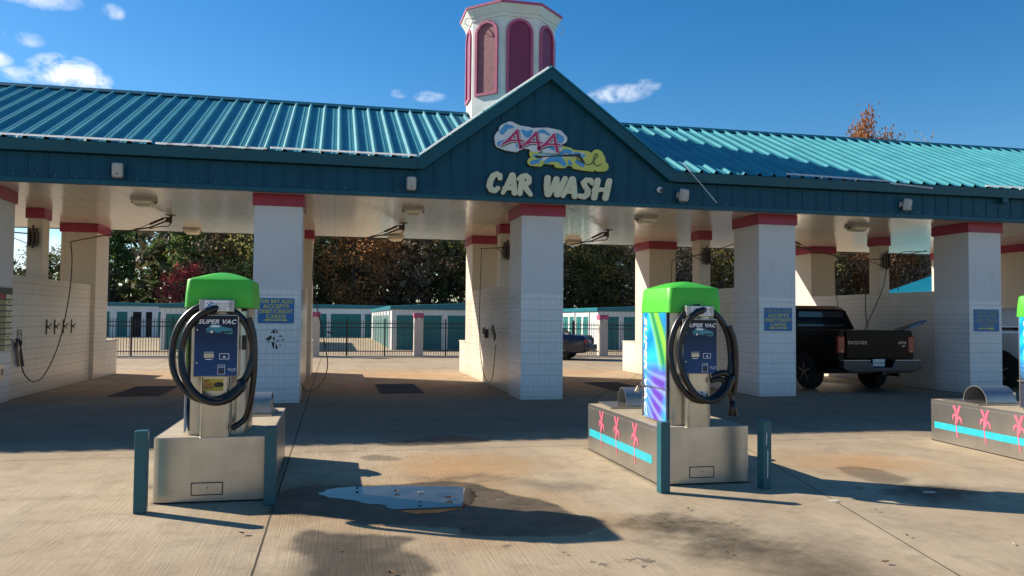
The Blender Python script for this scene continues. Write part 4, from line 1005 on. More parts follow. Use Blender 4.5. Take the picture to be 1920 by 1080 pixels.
for i, (x, y, lb) in enumerate([(-.94, 6.865, 'stainless clad island under the left vacuum with palm decals facing away'), (3.34, 6.83, 'stainless clad island with three pink palm decals under the right vacuum'), (7.73, 6.76, 'stainless clad island with pink palms cut by the right edge of the photo')]):
    o = isl if i == 0 else copy_tree(isl)
    o.location = (x, y, 0); o['label'] = lb
    if i == 2: o.rotation_euler.z = rad(-5)
def bollard():
    b = build('bollard', MB().box(-.045, .045, -.045, .045, 0, .622), M['bollard'], bevel=.008)
    return b
b0 = bollard()
for i, (x, y, rz, lb, hh) in enumerate([(-1.412, 6.60, .03, 'teal square bollard left of the left island', 1.0), (-.475, 6.70, -.02, 'teal square bollard at the right front corner of the left island', 1.0),
                                    (2.815, 6.56, .06, 'teal square bollard at the left front corner of the right island', .985), (3.78, 6.56, .2, 'teal square bollard with white scrapes right of the right island', .975)]):
    o = b0 if i == 0 else b0.copy()
    if i: C.objects.link(o)
    o.location = (x, y, 0); o.rotation_euler = (0, 0, rz); o.scale = (1, 1, hh)
    setp(o, label=lb, category='bollard', group='teal bollards guarding the vacuum islands')
    if i == 3:
        for z0, z1, xx in ((.40, .52, -.018), (.10, .36, -.006)):
            m = MB(); m.add([(xx, -.0468, z0), (xx + .006, -.0468, z0 + .01), (xx + .01, -.0468, z1 - .02), (xx + .002, -.0468, z1), (xx, -.0455, z0), (xx + .006, -.0455, z0 + .01), (xx + .01, -.0455, z1 - .02), (xx + .002, -.0455, z1)], [(0, 1, 2, 3), (7, 6, 5, 4), (0, 4, 5, 1), (1, 5, 6, 2), (2, 6, 7, 3), (3, 7, 4, 0)])
            build('paint_scrape', m, M['tube'], o)
def vent_cover():
    r = empty('vent_cover', (0, 0, 0), '', 'vent cover', 'half-round sheet metal covers on the islands')
    m = MB(); m.box(-.40, .22, -.30, .32, .0, .018); build('base_plate', m, M['steel'], r, bevel=.003)
    n = 18; out = [(.20 * math.cos(PI * k / n), .02 + .19 * math.sin(PI * k / n)) for k in range(n + 1)]; inn = [(.193 * math.cos(PI * k / n), .02 + .183 * math.sin(PI * k / n)) for k in range(n + 1)]
    m = MB()
    ya, yb = -.16, .20   # opening faces left; arch runs along X
    vs = [(x, a + .0, z) for x in (-.20, .20) for a, z in [(p[0], p[1]) for p in out]] + [(x, a, z) for x in (-.20, .20) for a, z in inn]
    k = n + 1
    fs = [(i, i + 1, k + i + 1, k + i) for i in range(n)] + [(2 * k + i + 1, 2 * k + i, 3 * k + i, 3 * k + i + 1) for i in range(n)] + [(i, 2 * k + i, 2 * k + i + 1, i + 1) for i in range(n)] + [(k + i, k + i + 1, 3 * k + i + 1, 3 * k + i) for i in range(n)]
    m.add(vs, fs); o = build('hood_shell', m, M['galv'], r); autosmooth(o, 50)
    m = MB(); m.box(.19, .196, -.19, .19, .018, .14); build('back_plate', m, M['galv'], r)
    return r
vc = vent_cover()
for i, (x, y, z, lb) in enumerate([(-.80, 8.52, IH + .002, 'half-round metal vent cover behind the left vacuum'), (3.40, 8.62, IH + .002, 'half-round metal vent cover left of the right vacuum'), (7.85, 8.35, IH + .002, 'half-round metal vent cover on the island at the right edge')]):
    o = vc if i == 0 else copy_tree(vc)
    o.location = (x, y, z); o['label'] = lb
    o.rotation_euler.z = (0, rad(-6), rad(-4))[i]

def ribbed(path, r, m, n=10, step=.0075, amp=.07):
    """corrugated hose along a path"""
    P_ = [Vector(p) for p in path]; out = [P_[0]]; acc = 0; d = [0]
    tot_ = sum((b - a).length for a, b in zip(P_[:-1], P_[1:])); N = int(tot_ / step)
    cum = [0]
    for a, b in zip(P_[:-1], P_[1:]): cum.append(cum[-1] + (b - a).length)
    pts = []; j = 0
    for i in range(N + 1):
        s = tot_ * i / N
        while j < len(cum) - 2 and cum[j + 1] < s: j += 1
        t = (s - cum[j]) / max(cum[j + 1] - cum[j], 1e-9); pts.append(P_[j].lerp(P_[j + 1], t))
    pts = [p + Vector((.006 * math.sin(i * .021), 0, .007 * math.sin(i * .034 + 1))) for i, p in enumerate(pts)]
    rs = [r * (1 + (amp if (i % 2) else -amp * .4)) for i in range(N + 1)]
    m.tube(pts, rs, n); return m

def vacuum(seed):
    """machine coordinates: x right, y away from the viewer (0 = front face of body), z above island top"""
    r = empty('vacuum_station', (0, 0, 0), '', 'vacuum', 'coin vacuum stations with green hoods')
    W2, D = .235, .62
    def body(z, e=0): 
        # straight left (printed) side, rounded corners, bowed right side
        return [(-W2 + .03 + e, -.0 + e, z), (-.05, -.02 + e, z), (W2 - .10, -.01 + e, z), (W2 - .03 - e, .05, z), (W2 - e, .16, z), (W2 + .012 - e, .32, z), (W2 - e, .48, z), (W2 - .05, D - .02 - e, z), (0, D - e, z), (-W2 + .03 + e, D - e, z), (-W2 + .0 + e, D - .04, z), (-W2 - .012 + e, D / 2, z), (-W2 + .0 + e, .04, z)]
    m = MB(); m.loft([body(.0), body(1.08)]); b = build('cabinet', m, M['steel'], r, bevel=.0); autosmooth(b, 50)
    m = MB(); m.box(-W2 + .02, W2 - .02, .02, D - .04, 1.02, 1.10); build('neck', m, M['black'], b)
    # printed side panel on the left
    m = MB(); n = 10; o1 = []; o2 = []
    for i in range(n + 1):
        t = i / n; y = .02 + (D - .04) * t; bow = -.020 - .030 * math.sin(PI * t)
        o1.append((-W2 + bow, y, .03)); o2.append((-W2 + bow, y, 1.045))
    i1 = [(x + .012, y, z) for x, y, z in o1]; i2 = [(x + .012, y, z) for x, y, z in o2]; k = n + 1
    m.add(o1 + o2 + i1 + i2, [(i, i + 1, k + i + 1, k + i) for i in range(n)] + [(2 * k + i + 1, 2 * k + i, 3 * k + i, 3 * k + i + 1) for i in range(n)] + [(i, 2 * k + i, 2 * k + i + 1, i + 1) for i in range(n)] + [(k + i, k + i + 1, 3 * k + i + 1, 3 * k + i) for i in range(n)] + [(0, k, 3 * k, 2 * k), (n, 2 * k + n, 3 * k + n, k + n)])
    sp = build('side_panel', m, M['swirl'], r); autosmooth(sp, 40)
    for yy in (.018, D - .018):
        m = MB(); m.tube([(-W2 - .021, yy, .02), (-W2 - .021, yy, 1.05)], .006, 6); build('panel_edge', m, M['steel_d'], sp)
    # dark vertical lettering strip at the far edge
    def on_panel(v, mb, y0):
        # wrap a flat shape (x -> up, y -> depth) on to the bowed panel
        out = []
        for a, b_, c in mb.v:
            y = y0 - b_; t = (y - .02) / (D - .04); bow = -.020 - .030 * math.sin(PI * min(max(t, 0), 1))
            out.append((-W2 + bow - .0012 - c, y, v - a))
        mb.v = out; return mb
    tb = text('SUPER VAC', .135, .0015, .22, .004, space=1.12); L_ = max(v[0] for v in tb.v) - min(v[0] for v in tb.v); tb.v = [(a * .96 / L_, b_, c) for a, b_, c in tb.v]
    tb.v = [(-a, -b_, c) for a, b_, c in tb.v]; tb.v = [(-a, -b_, c) for a, b_, c in tb.v]
    on_panel(.54, tb, D - .135); build('side_lettering', tb, M['textwhite'], sp)
    # security bar and padlock seat
    m = MB(); m.bar((-W2 - .055, D - .02, .33), (-W2 - .055, .31, .335), .006, .012); m.bar((-W2 - .055, .31, .335), (-W2 - .02, .0, .33), .006, .012); build('lock_bar', m, M['steel'], r)
    # pedestal in front
    m = MB(); m.loft([[(x, y, z) for x, y in rrect(.235, .17, .03, 4, 0, -.055)] for z in (.0, .52)]); p_ = build('pedestal', m, M['steel'], r); autosmooth(p_, 40)
    m = MB(); m.cyl((.09, -.142, .06), (.09, -.142, .5), .004, 6); build('seam', m, M['steel_d'], p_)
    # coin cabinet
    fx0, fx1, fz0, fz1, fy = -.175, .175, .485, .992, -.16
    cbx = build('coin_cabinet', MB().box(fx0, fx1, fy, .0, fz0, fz1), M['steel_d'], r, bevel=.008)
    fc = build('face_plate', MB().box(fx0 + .010, fx1 - .010, fy - .005, fy - .0005, fz0 + .008, fz1 - .010), M['face'], cbx, bevel=.002)
    FY = fy - .0056
    def face(name, mb, mat, x, z, par=cbx, dy=0): mb.xf(fY(x, FY - dy, z)); return build(name, mb, mat, par)
    tb = text('SUPER VAC', .062, .0012, .28, .0018, space=1.06); wd = max(v[0] for v in tb.v) - min(v[0] for v in tb.v); tb.v = [(a * .295 / wd, b_ * .78, c) for a, b_, c in tb.v]
    face('title_lettering', tb, M['textwhite'], .005, .930)
    # printed car
    bodyp = [([(-.085, .0), (-.04, .012), (.02, .006), (.085, -.004)], [.020, .026, .026, .022]), ([(-.07, .028), (-.03, .038), (.02, .026)], [.010, .016, .012]), ([(.02, .0), (.09, -.018)], [.02, .014])]
    fcar = sd_caps(bodyp)
    face('printed_car', flat(loops_of(fcar, -.13, .13, -.06, .08, .003), .001), M['carteal'], .02, .862)
    face('printed_car_glass', flat(loops_of(sd_caps([([(-.055, .034), (.0, .032)], [.008, .007])]), -.1, .1, .0, .06, .002), .001), M['textwhite'], .02, .862, dy=.001)
    face('printed_car_grille', flat(loops_of(sd_caps([([(.02, -.014), (.09, -.012)], .007), ([(-.055, -.012)], .017), ([(-.10, -.004)], .011)]), -.13, .13, -.04, .03, .002), .001), M['black'], .02, .862, dy=.001)
    face('printed_wheel', flat(loops_of(sd_caps([([(-.055, -.012)], .011)]), -.08, -.03, -.04, .02, .0015), .0008), M['textwhite'], .02, .862, dy=.002)
    # coin slot and card reader
    face('coin_slot', MB().box(-.038, .038, -.017, .017, 0, .004), M['steel'], -.052, .658)
    face('slot_rule', MB().box(-.038, .038, -.002, .002, 0, .001), M['textwhite'], -.052, .686)
    face('slot_rule', MB().box(-.028, .028, -.003, .003, 0, .001), M['textwhite'], -.052, .628)
    m = MB(); 
    for a, b_, c, d in ((-.038, .038, .020, .024), (-.038, .038, -.024, -.020), (-.038, -.034, -.02, .02), (.034, .038, -.02, .02)): m.box(a, b_, c, d, 0, .001)
    face('display_frame', m, M['textwhite'], .065, .652)
    face('display_mark', flat([[(-.012, -.008), (.012, -.008), (.012, -.003), (0, -.003), (.006, .006), (-.006, .006), (-.012, .0)]], .001), M['textwhite'], .068, .650)
    m = MB()
    for a, b_, c, d in ((-.028, .028, .036, .039), (-.028, .028, -.039, -.036), (-.028, -.025, -.036, .036), (.025, .028, -.036, .036)): m.box(a, b_, c, d, 0, .001)
    face('card_frame', m, M['textwhite'], .045, .545); face('card_slot', MB().box(-.018, .018, -.028, .0, 0, .003), M['black'], .045, .545)
    tb = text('CARD', .018, .001); face('card_lettering', tb, M['textwhite'], .045, .566)
    tb = text('VACUUM', .016, .001, .2); face('maker_lettering', tb, M['textwhite'], .125, .550)
    face('maker_arc', flat(loops_of(sd_caps([([(-.03, .006), (-.02, -.006), (.005, -.012), (.03, -.006)], .0015)]), -.04, .04, -.02, .02, .001), .001), M['textwhite'], .125, .545)
    for z in (.865, .60): face('lock', MB().rev([(.008, 0), (.008, .004)], (0, 0, 0), 10), M['galv'], -.145, z)
    # claw bracket on cabinet's right shoulder
    m = MB(); m.box(.185, .222, -.035, -.0, .70, .82); hb = build('change_cup', m, M['black'], r); m = MB(); m.prism([(.187, .702), (.220, .702), (.216, .765), (.190, .765)], -.040, -.0355, 'y'); build('cup_flap', m, M['brownmetal'], hb)
    # top bracket with name plate
    br = build('hose_bracket', MB().box(-.135, .135, -.165, -.01, 1.012, 1.112), M['galv'], r, bevel=.006)
    np_ = build('name_plate', MB().box(-.092, .095, -.170, -.1655, 1.022, 1.105), M['textwhite'], br)
    for s, z, sz in (('Pleasant Valley', 1.078, .026), ('Vacuum Service', 1.056, .024), ('Thank You', 1.036, .018)):
        tb = text(s, sz, .0008, .25); tb.xf(fY(.035, -.1703, z)); build('lettering', tb, M['black'] if s[0] == 'T' else M['grey'], np_)
    f = sd_caps([([(-.02, -.022), (.015, .02)], .004), ([(.0, .028), (.018, .018), (.018, -.004), (.0, -.018)], .003), ([(-.018, .016), (.012, -.014)], .0035), ([(-.03, -.028), (.04, -.030)], .0015)])
    mb = flat(loops_of(f, -.05, .06, -.04, .04, .0012), .0008); mb.xf(fY(-.055, -.1703, 1.066)); build('emblem', mb, M['signblue'], np_)
    # green hood
    rings = []
    hw, hd = .268, .36
    hc = (.0, .29)
    for z, e, rc_ in ((1.045, .008, .045), (1.05, .0, .05), (1.15, .003, .055), (1.268, .012, .06), (1.278, .016, .06), (1.284, .024, .06), (1.300, .062, .09), (1.322, .120, .11), (1.338, .175, .08), (1.347, .235, .02)):
        rings.append([(a, b_, z) for a, b_ in rrect(2 * (hw - e), 2 * (hd - e), min(rc_, hw - e - .002), 6, *hc)])
    m = MB(); m.loft(rings); hd_ = autosmooth(build('hood', m, M['green'], r), 28)
    m = MB(); m.loft([[(a, b_, 1.046) for a, b_ in rrect(2 * hw - .05, 2 * hd - .05, .05, 6, *hc)], [(a, b_, 1.049) for a, b_ in rrect(2 * hw - .05, 2 * hd - .05, .05, 6, *hc)]]); build('hood_underside', m, M['black'], hd_)
    return r, (W2, D)
def wrap_hose(parent, loops, tail, rr=.029):
    m = MB(); path = []
    for (cx, cz, rx, rz, dy, a0, a1) in loops:
        n = int(abs(a1 - a0) / 12)
        for i in range(n + 1):
            a = rad(a0 + (a1 - a0) * i / n)
            path.append((cx + rx * math.cos(a), -.125 + dy - .065 * max(0, -math.sin(a)) ** .7 - .01 * math.cos(a), cz + rz * math.sin(a)))
    path += tail
    ribbed(smoothpath(path, 6), rr, m); return build('vacuum_hose', m, M['hose'], parent, smooth=True)

# left station
v1, _ = vacuum(1)
v1['label'] = 'vacuum station with green hood and yellow no loud music sticker on the left island'
def tail_path(P): return P
wrap_hose(v1, [(-.025, .685, .318, .385, .0, 92, 440), (.012, .665, .278, .375, -.05, 100, 318)], [(.20, -.20, .47)], .029)
m = MB(); ribbed(smoothpath([(.25, -.17, .96), (.29, -.16, .8), (.295, -.16, .55), (.27, -.14, .3), (.235, -.11, .17), (.20, -.12, .12), (.13, -.15, .075)], 8), .024, m); build('hose_end', m, M['hose'], v1, smooth=True)
st = build('sticker', MB().box(-.095, .06, -.1425, -.1405, .372, .47), M['yellow'], v1)
for i, s in enumerate(('NO', 'LOUD', 'MUSIC')):
    tb = text(s, .026, .0008, 0, .001); tb.xf(fY(-.065 + .008 * i, -.1428, .452 - .026 * i)); build('lettering', tb, M['red'], st)
f = sd_caps([([(-.02, 0), (.02, .002)], .018), ([(-.015, .018), (.015, .02)], .004)]); mb = flat(loops_of(f, -.06, .06, -.04, .04, .003), .001); mb.xf(fY(.025, -.1426, .42)); build('radio_print', mb, M['black'], st)
v1.location = (-.93, 7.02, IH + .001)
# right station: the same kind, with its own hose and sticker
v2, _ = vacuum(2)
v2['label'] = 'vacuum station with green hood and printed blue side on the right island'
wrap_hose(v2, [(.02, .67, .302, .425, .0, 92, 440), (.055, .665, .268, .415, -.05, 100, 330)], [(.29, -.19, .47), (.22, -.18, .50), (.13, -.15, .46)], .029)
m = MB(); ribbed(smoothpath([(.10, -.17, .42), (.20, -.18, .43), (.26, -.18, .36), (.30, -.17, .27), (.315, -.17, .22)], 8), .024, m); m.tube([(.315, -.17, .24), (.325, -.17, .17), (.318, -.17, .10)], [.026, .035, .045], 12); build('hose_end', m, M['hose'], v2, smooth=True)
m = MB(); ribbed(smoothpath([(.27, -.2, .92), (.325, -.2, .75), (.335, -.19, .5), (.32, -.18, .3)], 8), .026, m); build('hose_run', m, M['hose'], v2, smooth=True)
st = build('sticker', MB().box(-.075, .06, -.1425, -.1405, .255, .33), M['textwhite'], v2)
for i, s in enumerate(('No', 'Loud', 'Music')):
    tb = text(s, .024, .0008, .2, .001); tb.xf(fY(.025, -.1428, .314 - .021 * i)); build('lettering', tb, M['maroon'], st)
f = sd_caps([([(-.015, 0), (.01, .002)], .014), ([(-.012, .014), (-.01, .02)], .004)]); mb = flat(loops_of(f, -.05, .05, -.03, .035, .003), .001); mb.xf(fY(-.035, -.1426, .293)); build('radio_print', mb, M['maroon'], st)
v2.location = (3.285, 6.98, IH + .001)
v3 = copy_tree(v1); v3.location = (7.83, 7.02, IH + .001); v3['label'] = 'vacuum station cut off by the right edge of the photo, only its hood edge showing'
r = empty('padlock', (2.985, 7.60, .80), 'pale padlock hanging on the side of the right vacuum', 'padlock')
m = MB(); m.box(-.022, .022, -.012, .012, -.03, .03); m.xf(Matrix.Rotation(.5, 4, 'Y')); build('lock_body', m, M['brass'], r, bevel=.004)
m = MB(); m.tube(smoothpath([(-.0, 0, .02), (.004, 0, .055), (.03, 0, .065), (.045, 0, .04), (.035, 0, .01)], 4), .004, 6); build('shackle', m, M['chrome'], r)

# ================================================================== VEHICLES
def wheel(parent, x, y, r, w, side, loc=(0, 0, 0)):
    wh = build('wheel', MB().rev([(r * .62, -w / 2), (r * .93, -w / 2), (r, -w * .38), (r, w * .38), (r * .93, w / 2), (r * .62, w / 2)], (x, y, r), 28, 'x'), M['tyre'], parent); autosmooth(wh, 40)
    m = MB(); sx = side * (w / 2 - .03)
    m.rev([(r * .64, sx - side * .03), (r * .64, sx + side * .025), (r * .58, sx + side * .03), (r * .56, sx - side * .02)], (x, y, r), 24, 'x')
    for k in range(5):
        a = 2 * PI * k / 5 + .3; m.bar((x + sx + side * .02, y + r * .1 * math.cos(a), r + r * .1 * math.sin(a)), (x + sx + side * .0, y + r * .6 * math.cos(a), r + r * .6 * math.sin(a)), .07, .03)
    m.rev([(r * .16, sx - side * .02), (r * .16, sx + side * .035)], (x, y, r), 12, 'x')
    build('rim', m, M['rim'], wh)
def section(pts_half):
    """half cross-section (x>=0, z) mirrored into a closed ring list"""
    return pts_half + [(-x, z) for x, z in pts_half[::-1]]
def pickup():
    r = empty('pickup_truck', (11.30, 14.98, 0), 'black pickup truck seen from behind in the bay right of the fourth column', 'truck', rz=.0)
    # body lower: loft of cross sections along y (0 = tailgate)
    def ring(y, w, zb, zt, e=.05): return [(x, y, z) for x, z in section([(w * .90, zb), (w, zb + .12), (w + .01, (zb + zt) / 2), (w - .01, zt - .12), (w - e, zt)])]
    m = MB()
    ys = [(.05, .955, .62, 1.36), (.12, .965, .60, 1.36), (.80, .975, .56, 1.36), (1.95, .975, .50, 1.36)]
    m.loft([ring(*a) for a in ys])
    bed = build('cargo_bed', m, M['carblack'], r); autosmooth(bed, 35)
    m = MB(); m.loft([ring(*a) for a in [(1.97, .975, .45, 1.33), (2.2, .985, .44, 1.33), (3.9, .985, .44, 1.31), (4.15, .97, .46, 1.25), (5.2, .93, .5, 1.18), (5.55, .86, .55, 1.05)]])
    body = build('body', m, M['carblack'], r); autosmooth(body, 35)
    m = MB()
    def cr(y, wb, wt, zb, zt): return [(x, y, z) for x, z in section([(wb, zb), (wb - .03, zb + .1), (wt + .04, zt - .10), (wt, zt - .03), (wt - .12, zt)])]
    m.loft([cr(1.99, .93, .72, 1.3, 1.60), cr(2.07, .93, .72, 1.3, 1.84), cr(2.25, .94, .73, 1.3, 1.93), cr(3.2, .94, .74, 1.3, 1.95), cr(3.7, .94, .72, 1.3, 1.88), cr(4.35, .92, .70, 1.25, 1.36)])
    cab = build('cab', m, M['carblack'], r); autosmooth(cab, 30)
    m = MB(); m.add([(-.66, 2.012, 1.42), (.66, 2.012, 1.42), (.62, 2.055, 1.79), (-.62, 2.055, 1.79), (-.66, 1.985, 1.42), (.66, 1.985, 1.42), (.62, 2.02, 1.79), (-.62, 2.02, 1.79)], [(4, 5, 6, 7), (0, 3, 2, 1), (0, 1, 5, 4), (1, 2, 6, 5), (2, 3, 7, 6), (3, 0, 4, 7)])
    build('rear_window', m, M['glass'], r, bevel=.01)
    for s in (-1, 1):
        m = MB(); m.add([(s * .905, 2.3, 1.40), (s * .905, 3.75, 1.38), (s * .80, 3.45, 1.78), (s * .80, 2.4, 1.82), (s * .875, 2.3, 1.40), (s * .875, 3.75, 1.38), (s * .77, 3.45, 1.78), (s * .77, 2.4, 1.82)], [(0, 1, 2, 3), (7, 6, 5, 4), (0, 4, 5, 1), (1, 5, 6, 2), (2, 6, 7, 3), (3, 7, 4, 0)]); build('side_window', m, M['glass'], r)
        wheel(r, s * .84, 1.27, .395, .27, s); wheel(r, s * .84, 4.75, .395, .27, s)
        m = MB(); m.box(s * .89 - .08, s * .89 + .08, .028, .12, .86, 1.22); tl = build('tail_light', m, M['taillight'], r, bevel=.015)
        m = MB(); m.rev([(.03, .024), (.03, .027)], (s * .89, 0, .90), 10, 'y'); build('reverse_lamp', m, M['chrome'], tl)
        # wheel arch flare
        m = MB(); n = 14; a_ = [(1.27 + .47 * math.cos(PI * k / n), .40 + .46 * math.sin(PI * k / n)) for k in range(n + 1)]; b_ = [(1.27 + .53 * math.cos(PI * k / n), .40 + .52 * math.sin(PI * k / n)) for k in range(n + 1)]
        m.prism(a_ + b_[::-1], s * .965 if s > 0 else -1.0, 1.0 if s > 0 else -.965, 'x'); build('wheel_arch', m, M['carblack'], r)
        m = MB(); m.prism(a_, s * .90 if s > 0 else -.982, .982 if s > 0 else -.90, 'x'); build('arch_liner', m, M['darkin'], r)
    tg = build('tailgate', MB().box(-.79, .79, .0, .06, .74, 1.345), M['carblack'], r, bevel=.02)
    m = MB(); m.box(-.74, .74, -.012, .0, 1.20, 1.28); m.box(-.74, .74, -.006, .0, .93, .99); build('tailgate_ridge', m, M['carblack'], tg, bevel=.005)
    tb = text('DODGE', .095, .004, 0, .003, space=1.1, xs=1.35); tb.xf(fY(-.53, -.014, 1.085)); build('lettering', tb, M['chrome'], tg)
    tb = text('4X4', .09, .004, .2, .003, xs=1.4); tb.xf(fY(.60, -.014, 1.085)); build('lettering', tb, M['chrome'], tg)
    tb = text('SLT', .05, .003, .1, .001, xs=1.2); tb.xf(fY(.65, -.014, 1.01)); build('lettering', tb, M['galv'], tg)
    m = MB(); m.prism([(-.98, .52), (-.98, .70), (-.30, .70), (-.24, .56), (.24, .56), (.30, .70), (.98, .70), (.98, .52), (.80, .45), (-.80, .45)], -.16, .0, 'y')
    bp = build('bumper', m, M['bumper'], r, bevel=.02)
    for q in (-1, 1):
        build('bumper_step', MB().box(min(q * .31, q * .97), max(q * .31, q * .97), -.168, -.02, .700, .716), M['rim'], bp, bevel=.004)
    pl = build('number_plate', MB().box(-.15, .15, -.03, -.015, .575, .73), M['plate'], r)
    tb = text('1A4695A', .075, .002, 0, .001); tb.xf(fY(0, -.0305, .64)); build('lettering', tb, M['grey'], pl)
    m = MB(); m.box(-.03, .03, -.2, .0, .40, .46); m.box(-.85, .85, .0, 1.9, .42, .5); m.cyl((.55, -.02, .38), (.55, 1.2, .38), .04); m.cyl((-.8, 1.27, .39), (.8, 1.27, .39), .06); build('undercarriage', m, M['black'], r)
    m = MB(); m.box(-.12, .12, 2.02, 2.08, 1.885, 1.915); build('brake_light', m, M['taillight'], cab)
    m = MB(); m.box(-.70, -.55, .02, .04, 1.30, 1.33); 
    r.scale = (.97, .97, .97)
    r.rotation_euler.z = rad(1.5)
    return r
trk = pickup()
m = MB(); m.bar((11.75, 15.3, 1.24), (12.52, 15.15, 1.50), .16, .06); lb = empty('ramp_board', (12.1, 15.2, 1.25), 'dark ramp sticking out over the right side of the pickup bed', 'ramp')
m.v = [(a - 12.1, b - 15.2, c - 1.25) for a, b, c in m.v]; build('board', m, M['black'], lb)
m = MB(); m.bar((.1, -.07, .14), (.42, -.13, .27), .02, .03); m.cyl((.42, -.2, .27), (.42, .02, .27), .02); build('hook', m, M['signblue'], lb)

def suv():
    r = empty('white_pickup', (16.05, 14.75, 0), 'white pickup truck facing out of the bay at the right edge of the photo', 'truck')
    def ring(y, w, zb, zt, e=.06): return [(x, y, z) for x, z in section([(w * .92, zb), (w, zb + .12), (w, zt - .2), (w - .02, zt - .08), (w - e - .04, zt)])]
    m = MB(); m.loft([ring(.0, .90, .72, 1.10), ring(.1, .95, .66, 1.18), ring(1.2, .97, .62, 1.24), ring(1.4, .97, .55, 1.28), ring(5.3, .97, .55, 1.30)])
    autosmooth(build('body', m, M['carwhite'], r), 35)
    m = MB(); m.loft([[(x, y, z) for x, z in section([(w, 1.24), (w - .05, 1.4), (t, zt - .1), (t - .12, zt)])] for y, w, t, zt in ((1.3, .90, .80, 1.42), (1.55, .92, .72, 1.70), (1.9, .93, .72, 1.88), (3.4, .93, .72, 1.90), (3.6, .93, .72, 1.5))])
    autosmooth(build('cab', m, M['carwhite'], r), 30)
    m = MB(); m.add([(-.80, 1.23, 1.34), (.80, 1.23, 1.34), (.66, 1.80, 1.80), (-.66, 1.80, 1.80), (-.80, 1.33, 1.30), (.80, 1.33, 1.30), (.66, 1.90, 1.78), (-.66, 1.90, 1.78)], [(0, 1, 2, 3), (7, 6, 5, 4), (0, 4, 5, 1), (1, 5, 6, 2), (2, 6, 7, 3), (3, 7, 4, 0)]); build('windscreen', m, M['glass'], r)
    for s in (-1, 1):
        wheel(r, s * .86, .95, .39, .26, s); wheel(r, s * .86, 4.3, .39, .26, s)
        m = MB(); n = 14; a_ = [(.95 + .50 * math.cos(PI * k / n), .40 + .48 * math.sin(PI * k / n)) for k in range(n + 1)]; m.prism(a_ + [(.45, .3), (1.45, .3)][::1], s * .90 if s > 0 else -.978, .978 if s > 0 else -.90, 'x'); build('arch_liner', m, M['darkin'], r)
        m = MB(); m.box(s * .80 - .11, s * .80 + .11, -.02, .12, .86, 1.06); hl_ = build('headlight', m, M['chrome'], r, bevel=.02)
        m = MB(); m.box(s * .925 - .03, s * .925 + .03, -.03, .12, .92, 1.04); build('indicator', m, M['amber'], hl_, bevel=.01)
    build('grille', MB().box(-.66, .66, -.02, .05, .80, 1.08), M['black'], r, bevel=.01)
    build('bumper', MB().box(-.93, .93, -.12, .06, .45, .68), M['chrome'], r, bevel=.03)
    m = MB(); m.box(-.9, .9, .1, 5.0, .38, .56); build('undercarriage', m, M['black'], r)
    m = MB(); m.box(-1.16, -.97, 1.55, 1.62, 1.3, 1.48); build('wing_mirror', m, M['black'], r, bevel=.02)
    return r
suv()
def sedan():
    r = empty('blue_sedan', (9.32, 28.55, 0), 'dark blue saloon car whose tail shows between the middle column and the fence pillar', 'car', rz=rad(62))
    # y axis runs from tail (0) to nose
    def ring(y, w, zb, zt, e=.10): return [(x, y, z) for x, z in section([(w * .90, zb), (w, zb + .12), (w, zt - .22), (w - .03, zt - .08), (w - e, zt)])]
    m = MB(); m.loft([ring(.0, .78, .34, .80), ring(.08, .84, .28, .90), ring(.9, .87, .22, .94), ring(3.2, .87, .22, .92), ring(4.2, .84, .24, .82), ring(4.55, .72, .3, .66)]); autosmooth(build('body', m, M['carblue'], r), 40)
    m = MB(); m.loft([[(x, y, z) for x, z in section([(.80, .88), (w, zt - .08), (w - .1, zt)])] for y, w, zt in ((.85, .76, .98), (1.4, .60, 1.32), (2.4, .60, 1.36), (2.8, .62, 1.28), (3.5, .74, .98))]); autosmooth(build('cabin', m, M['glass'], r), 30)
    for s in (-1, 1):
        wheel(r, s * .76, .95, .31, .2, s); wheel(r, s * .76, 3.65, .31, .2, s)
        m = MB(); m.box(s * .72 - .10, s * .72 + .12, -.02, .12, .62, .78); build('tail_light', m, M['taillight'], r, bevel=.03)
    build('bumper', MB().box(-.85, .85, -.13, .06, .34, .56), M['carblue'], r, bevel=.04)
    build('number_plate', MB().box(-.15, .15, -.012, .0, .60, .72), M['plate'], r)
    return r
sedan()

# ================================================================== FENCE AND PILLARS
YFN = 31.3
px_ = [(-.70, 'leftmost'), (3.21, 'middle'), (10.75, 'right')]
p0 = None
for i, (x, w) in enumerate([(-12.0, 'off-white fence pillar with pink cap at the far left end of the fence'), (-.70, 'off-white fence pillar with pink cap beside the column behind the left vacuum'), (3.21, 'off-white fence pillar with pink cap and lamp in front of the storage building doors'), (10.75, 'off-white fence pillar with pink cap right of the blue saloon car'), (18.2, 'off-white fence pillar with pink cap behind the pickup bay')]):
    if p0 is None:
        p0 = empty('fence_pillar', (0, 0, 0), '', 'pillar', 'fence pillars with pink caps')
        build('shaft', MB().box(-.175, .175, -.175, .175, 0, 1.49), M['pillar'], p0, bevel=.01)
        build('pillar_cap', MB().box(-.195, .195, -.195, .195, 1.49, 1.69), M['pink2'], p0, bevel=.01)
        m = MB(); m.rev([(.035, -.178), (.035, -.22), (.05, -.25), (.03, -.29)], (0, 0, 1.47), 10, 'y'); m.tube([(0, -.2, 1.44), (.0, -.22, 1.34)], .008, 6); build('lamp', m, M['white'], p0); o = p0
    else: o = copy_tree(p0)
    o.location = (x, YFN, 0); o['label'] = w
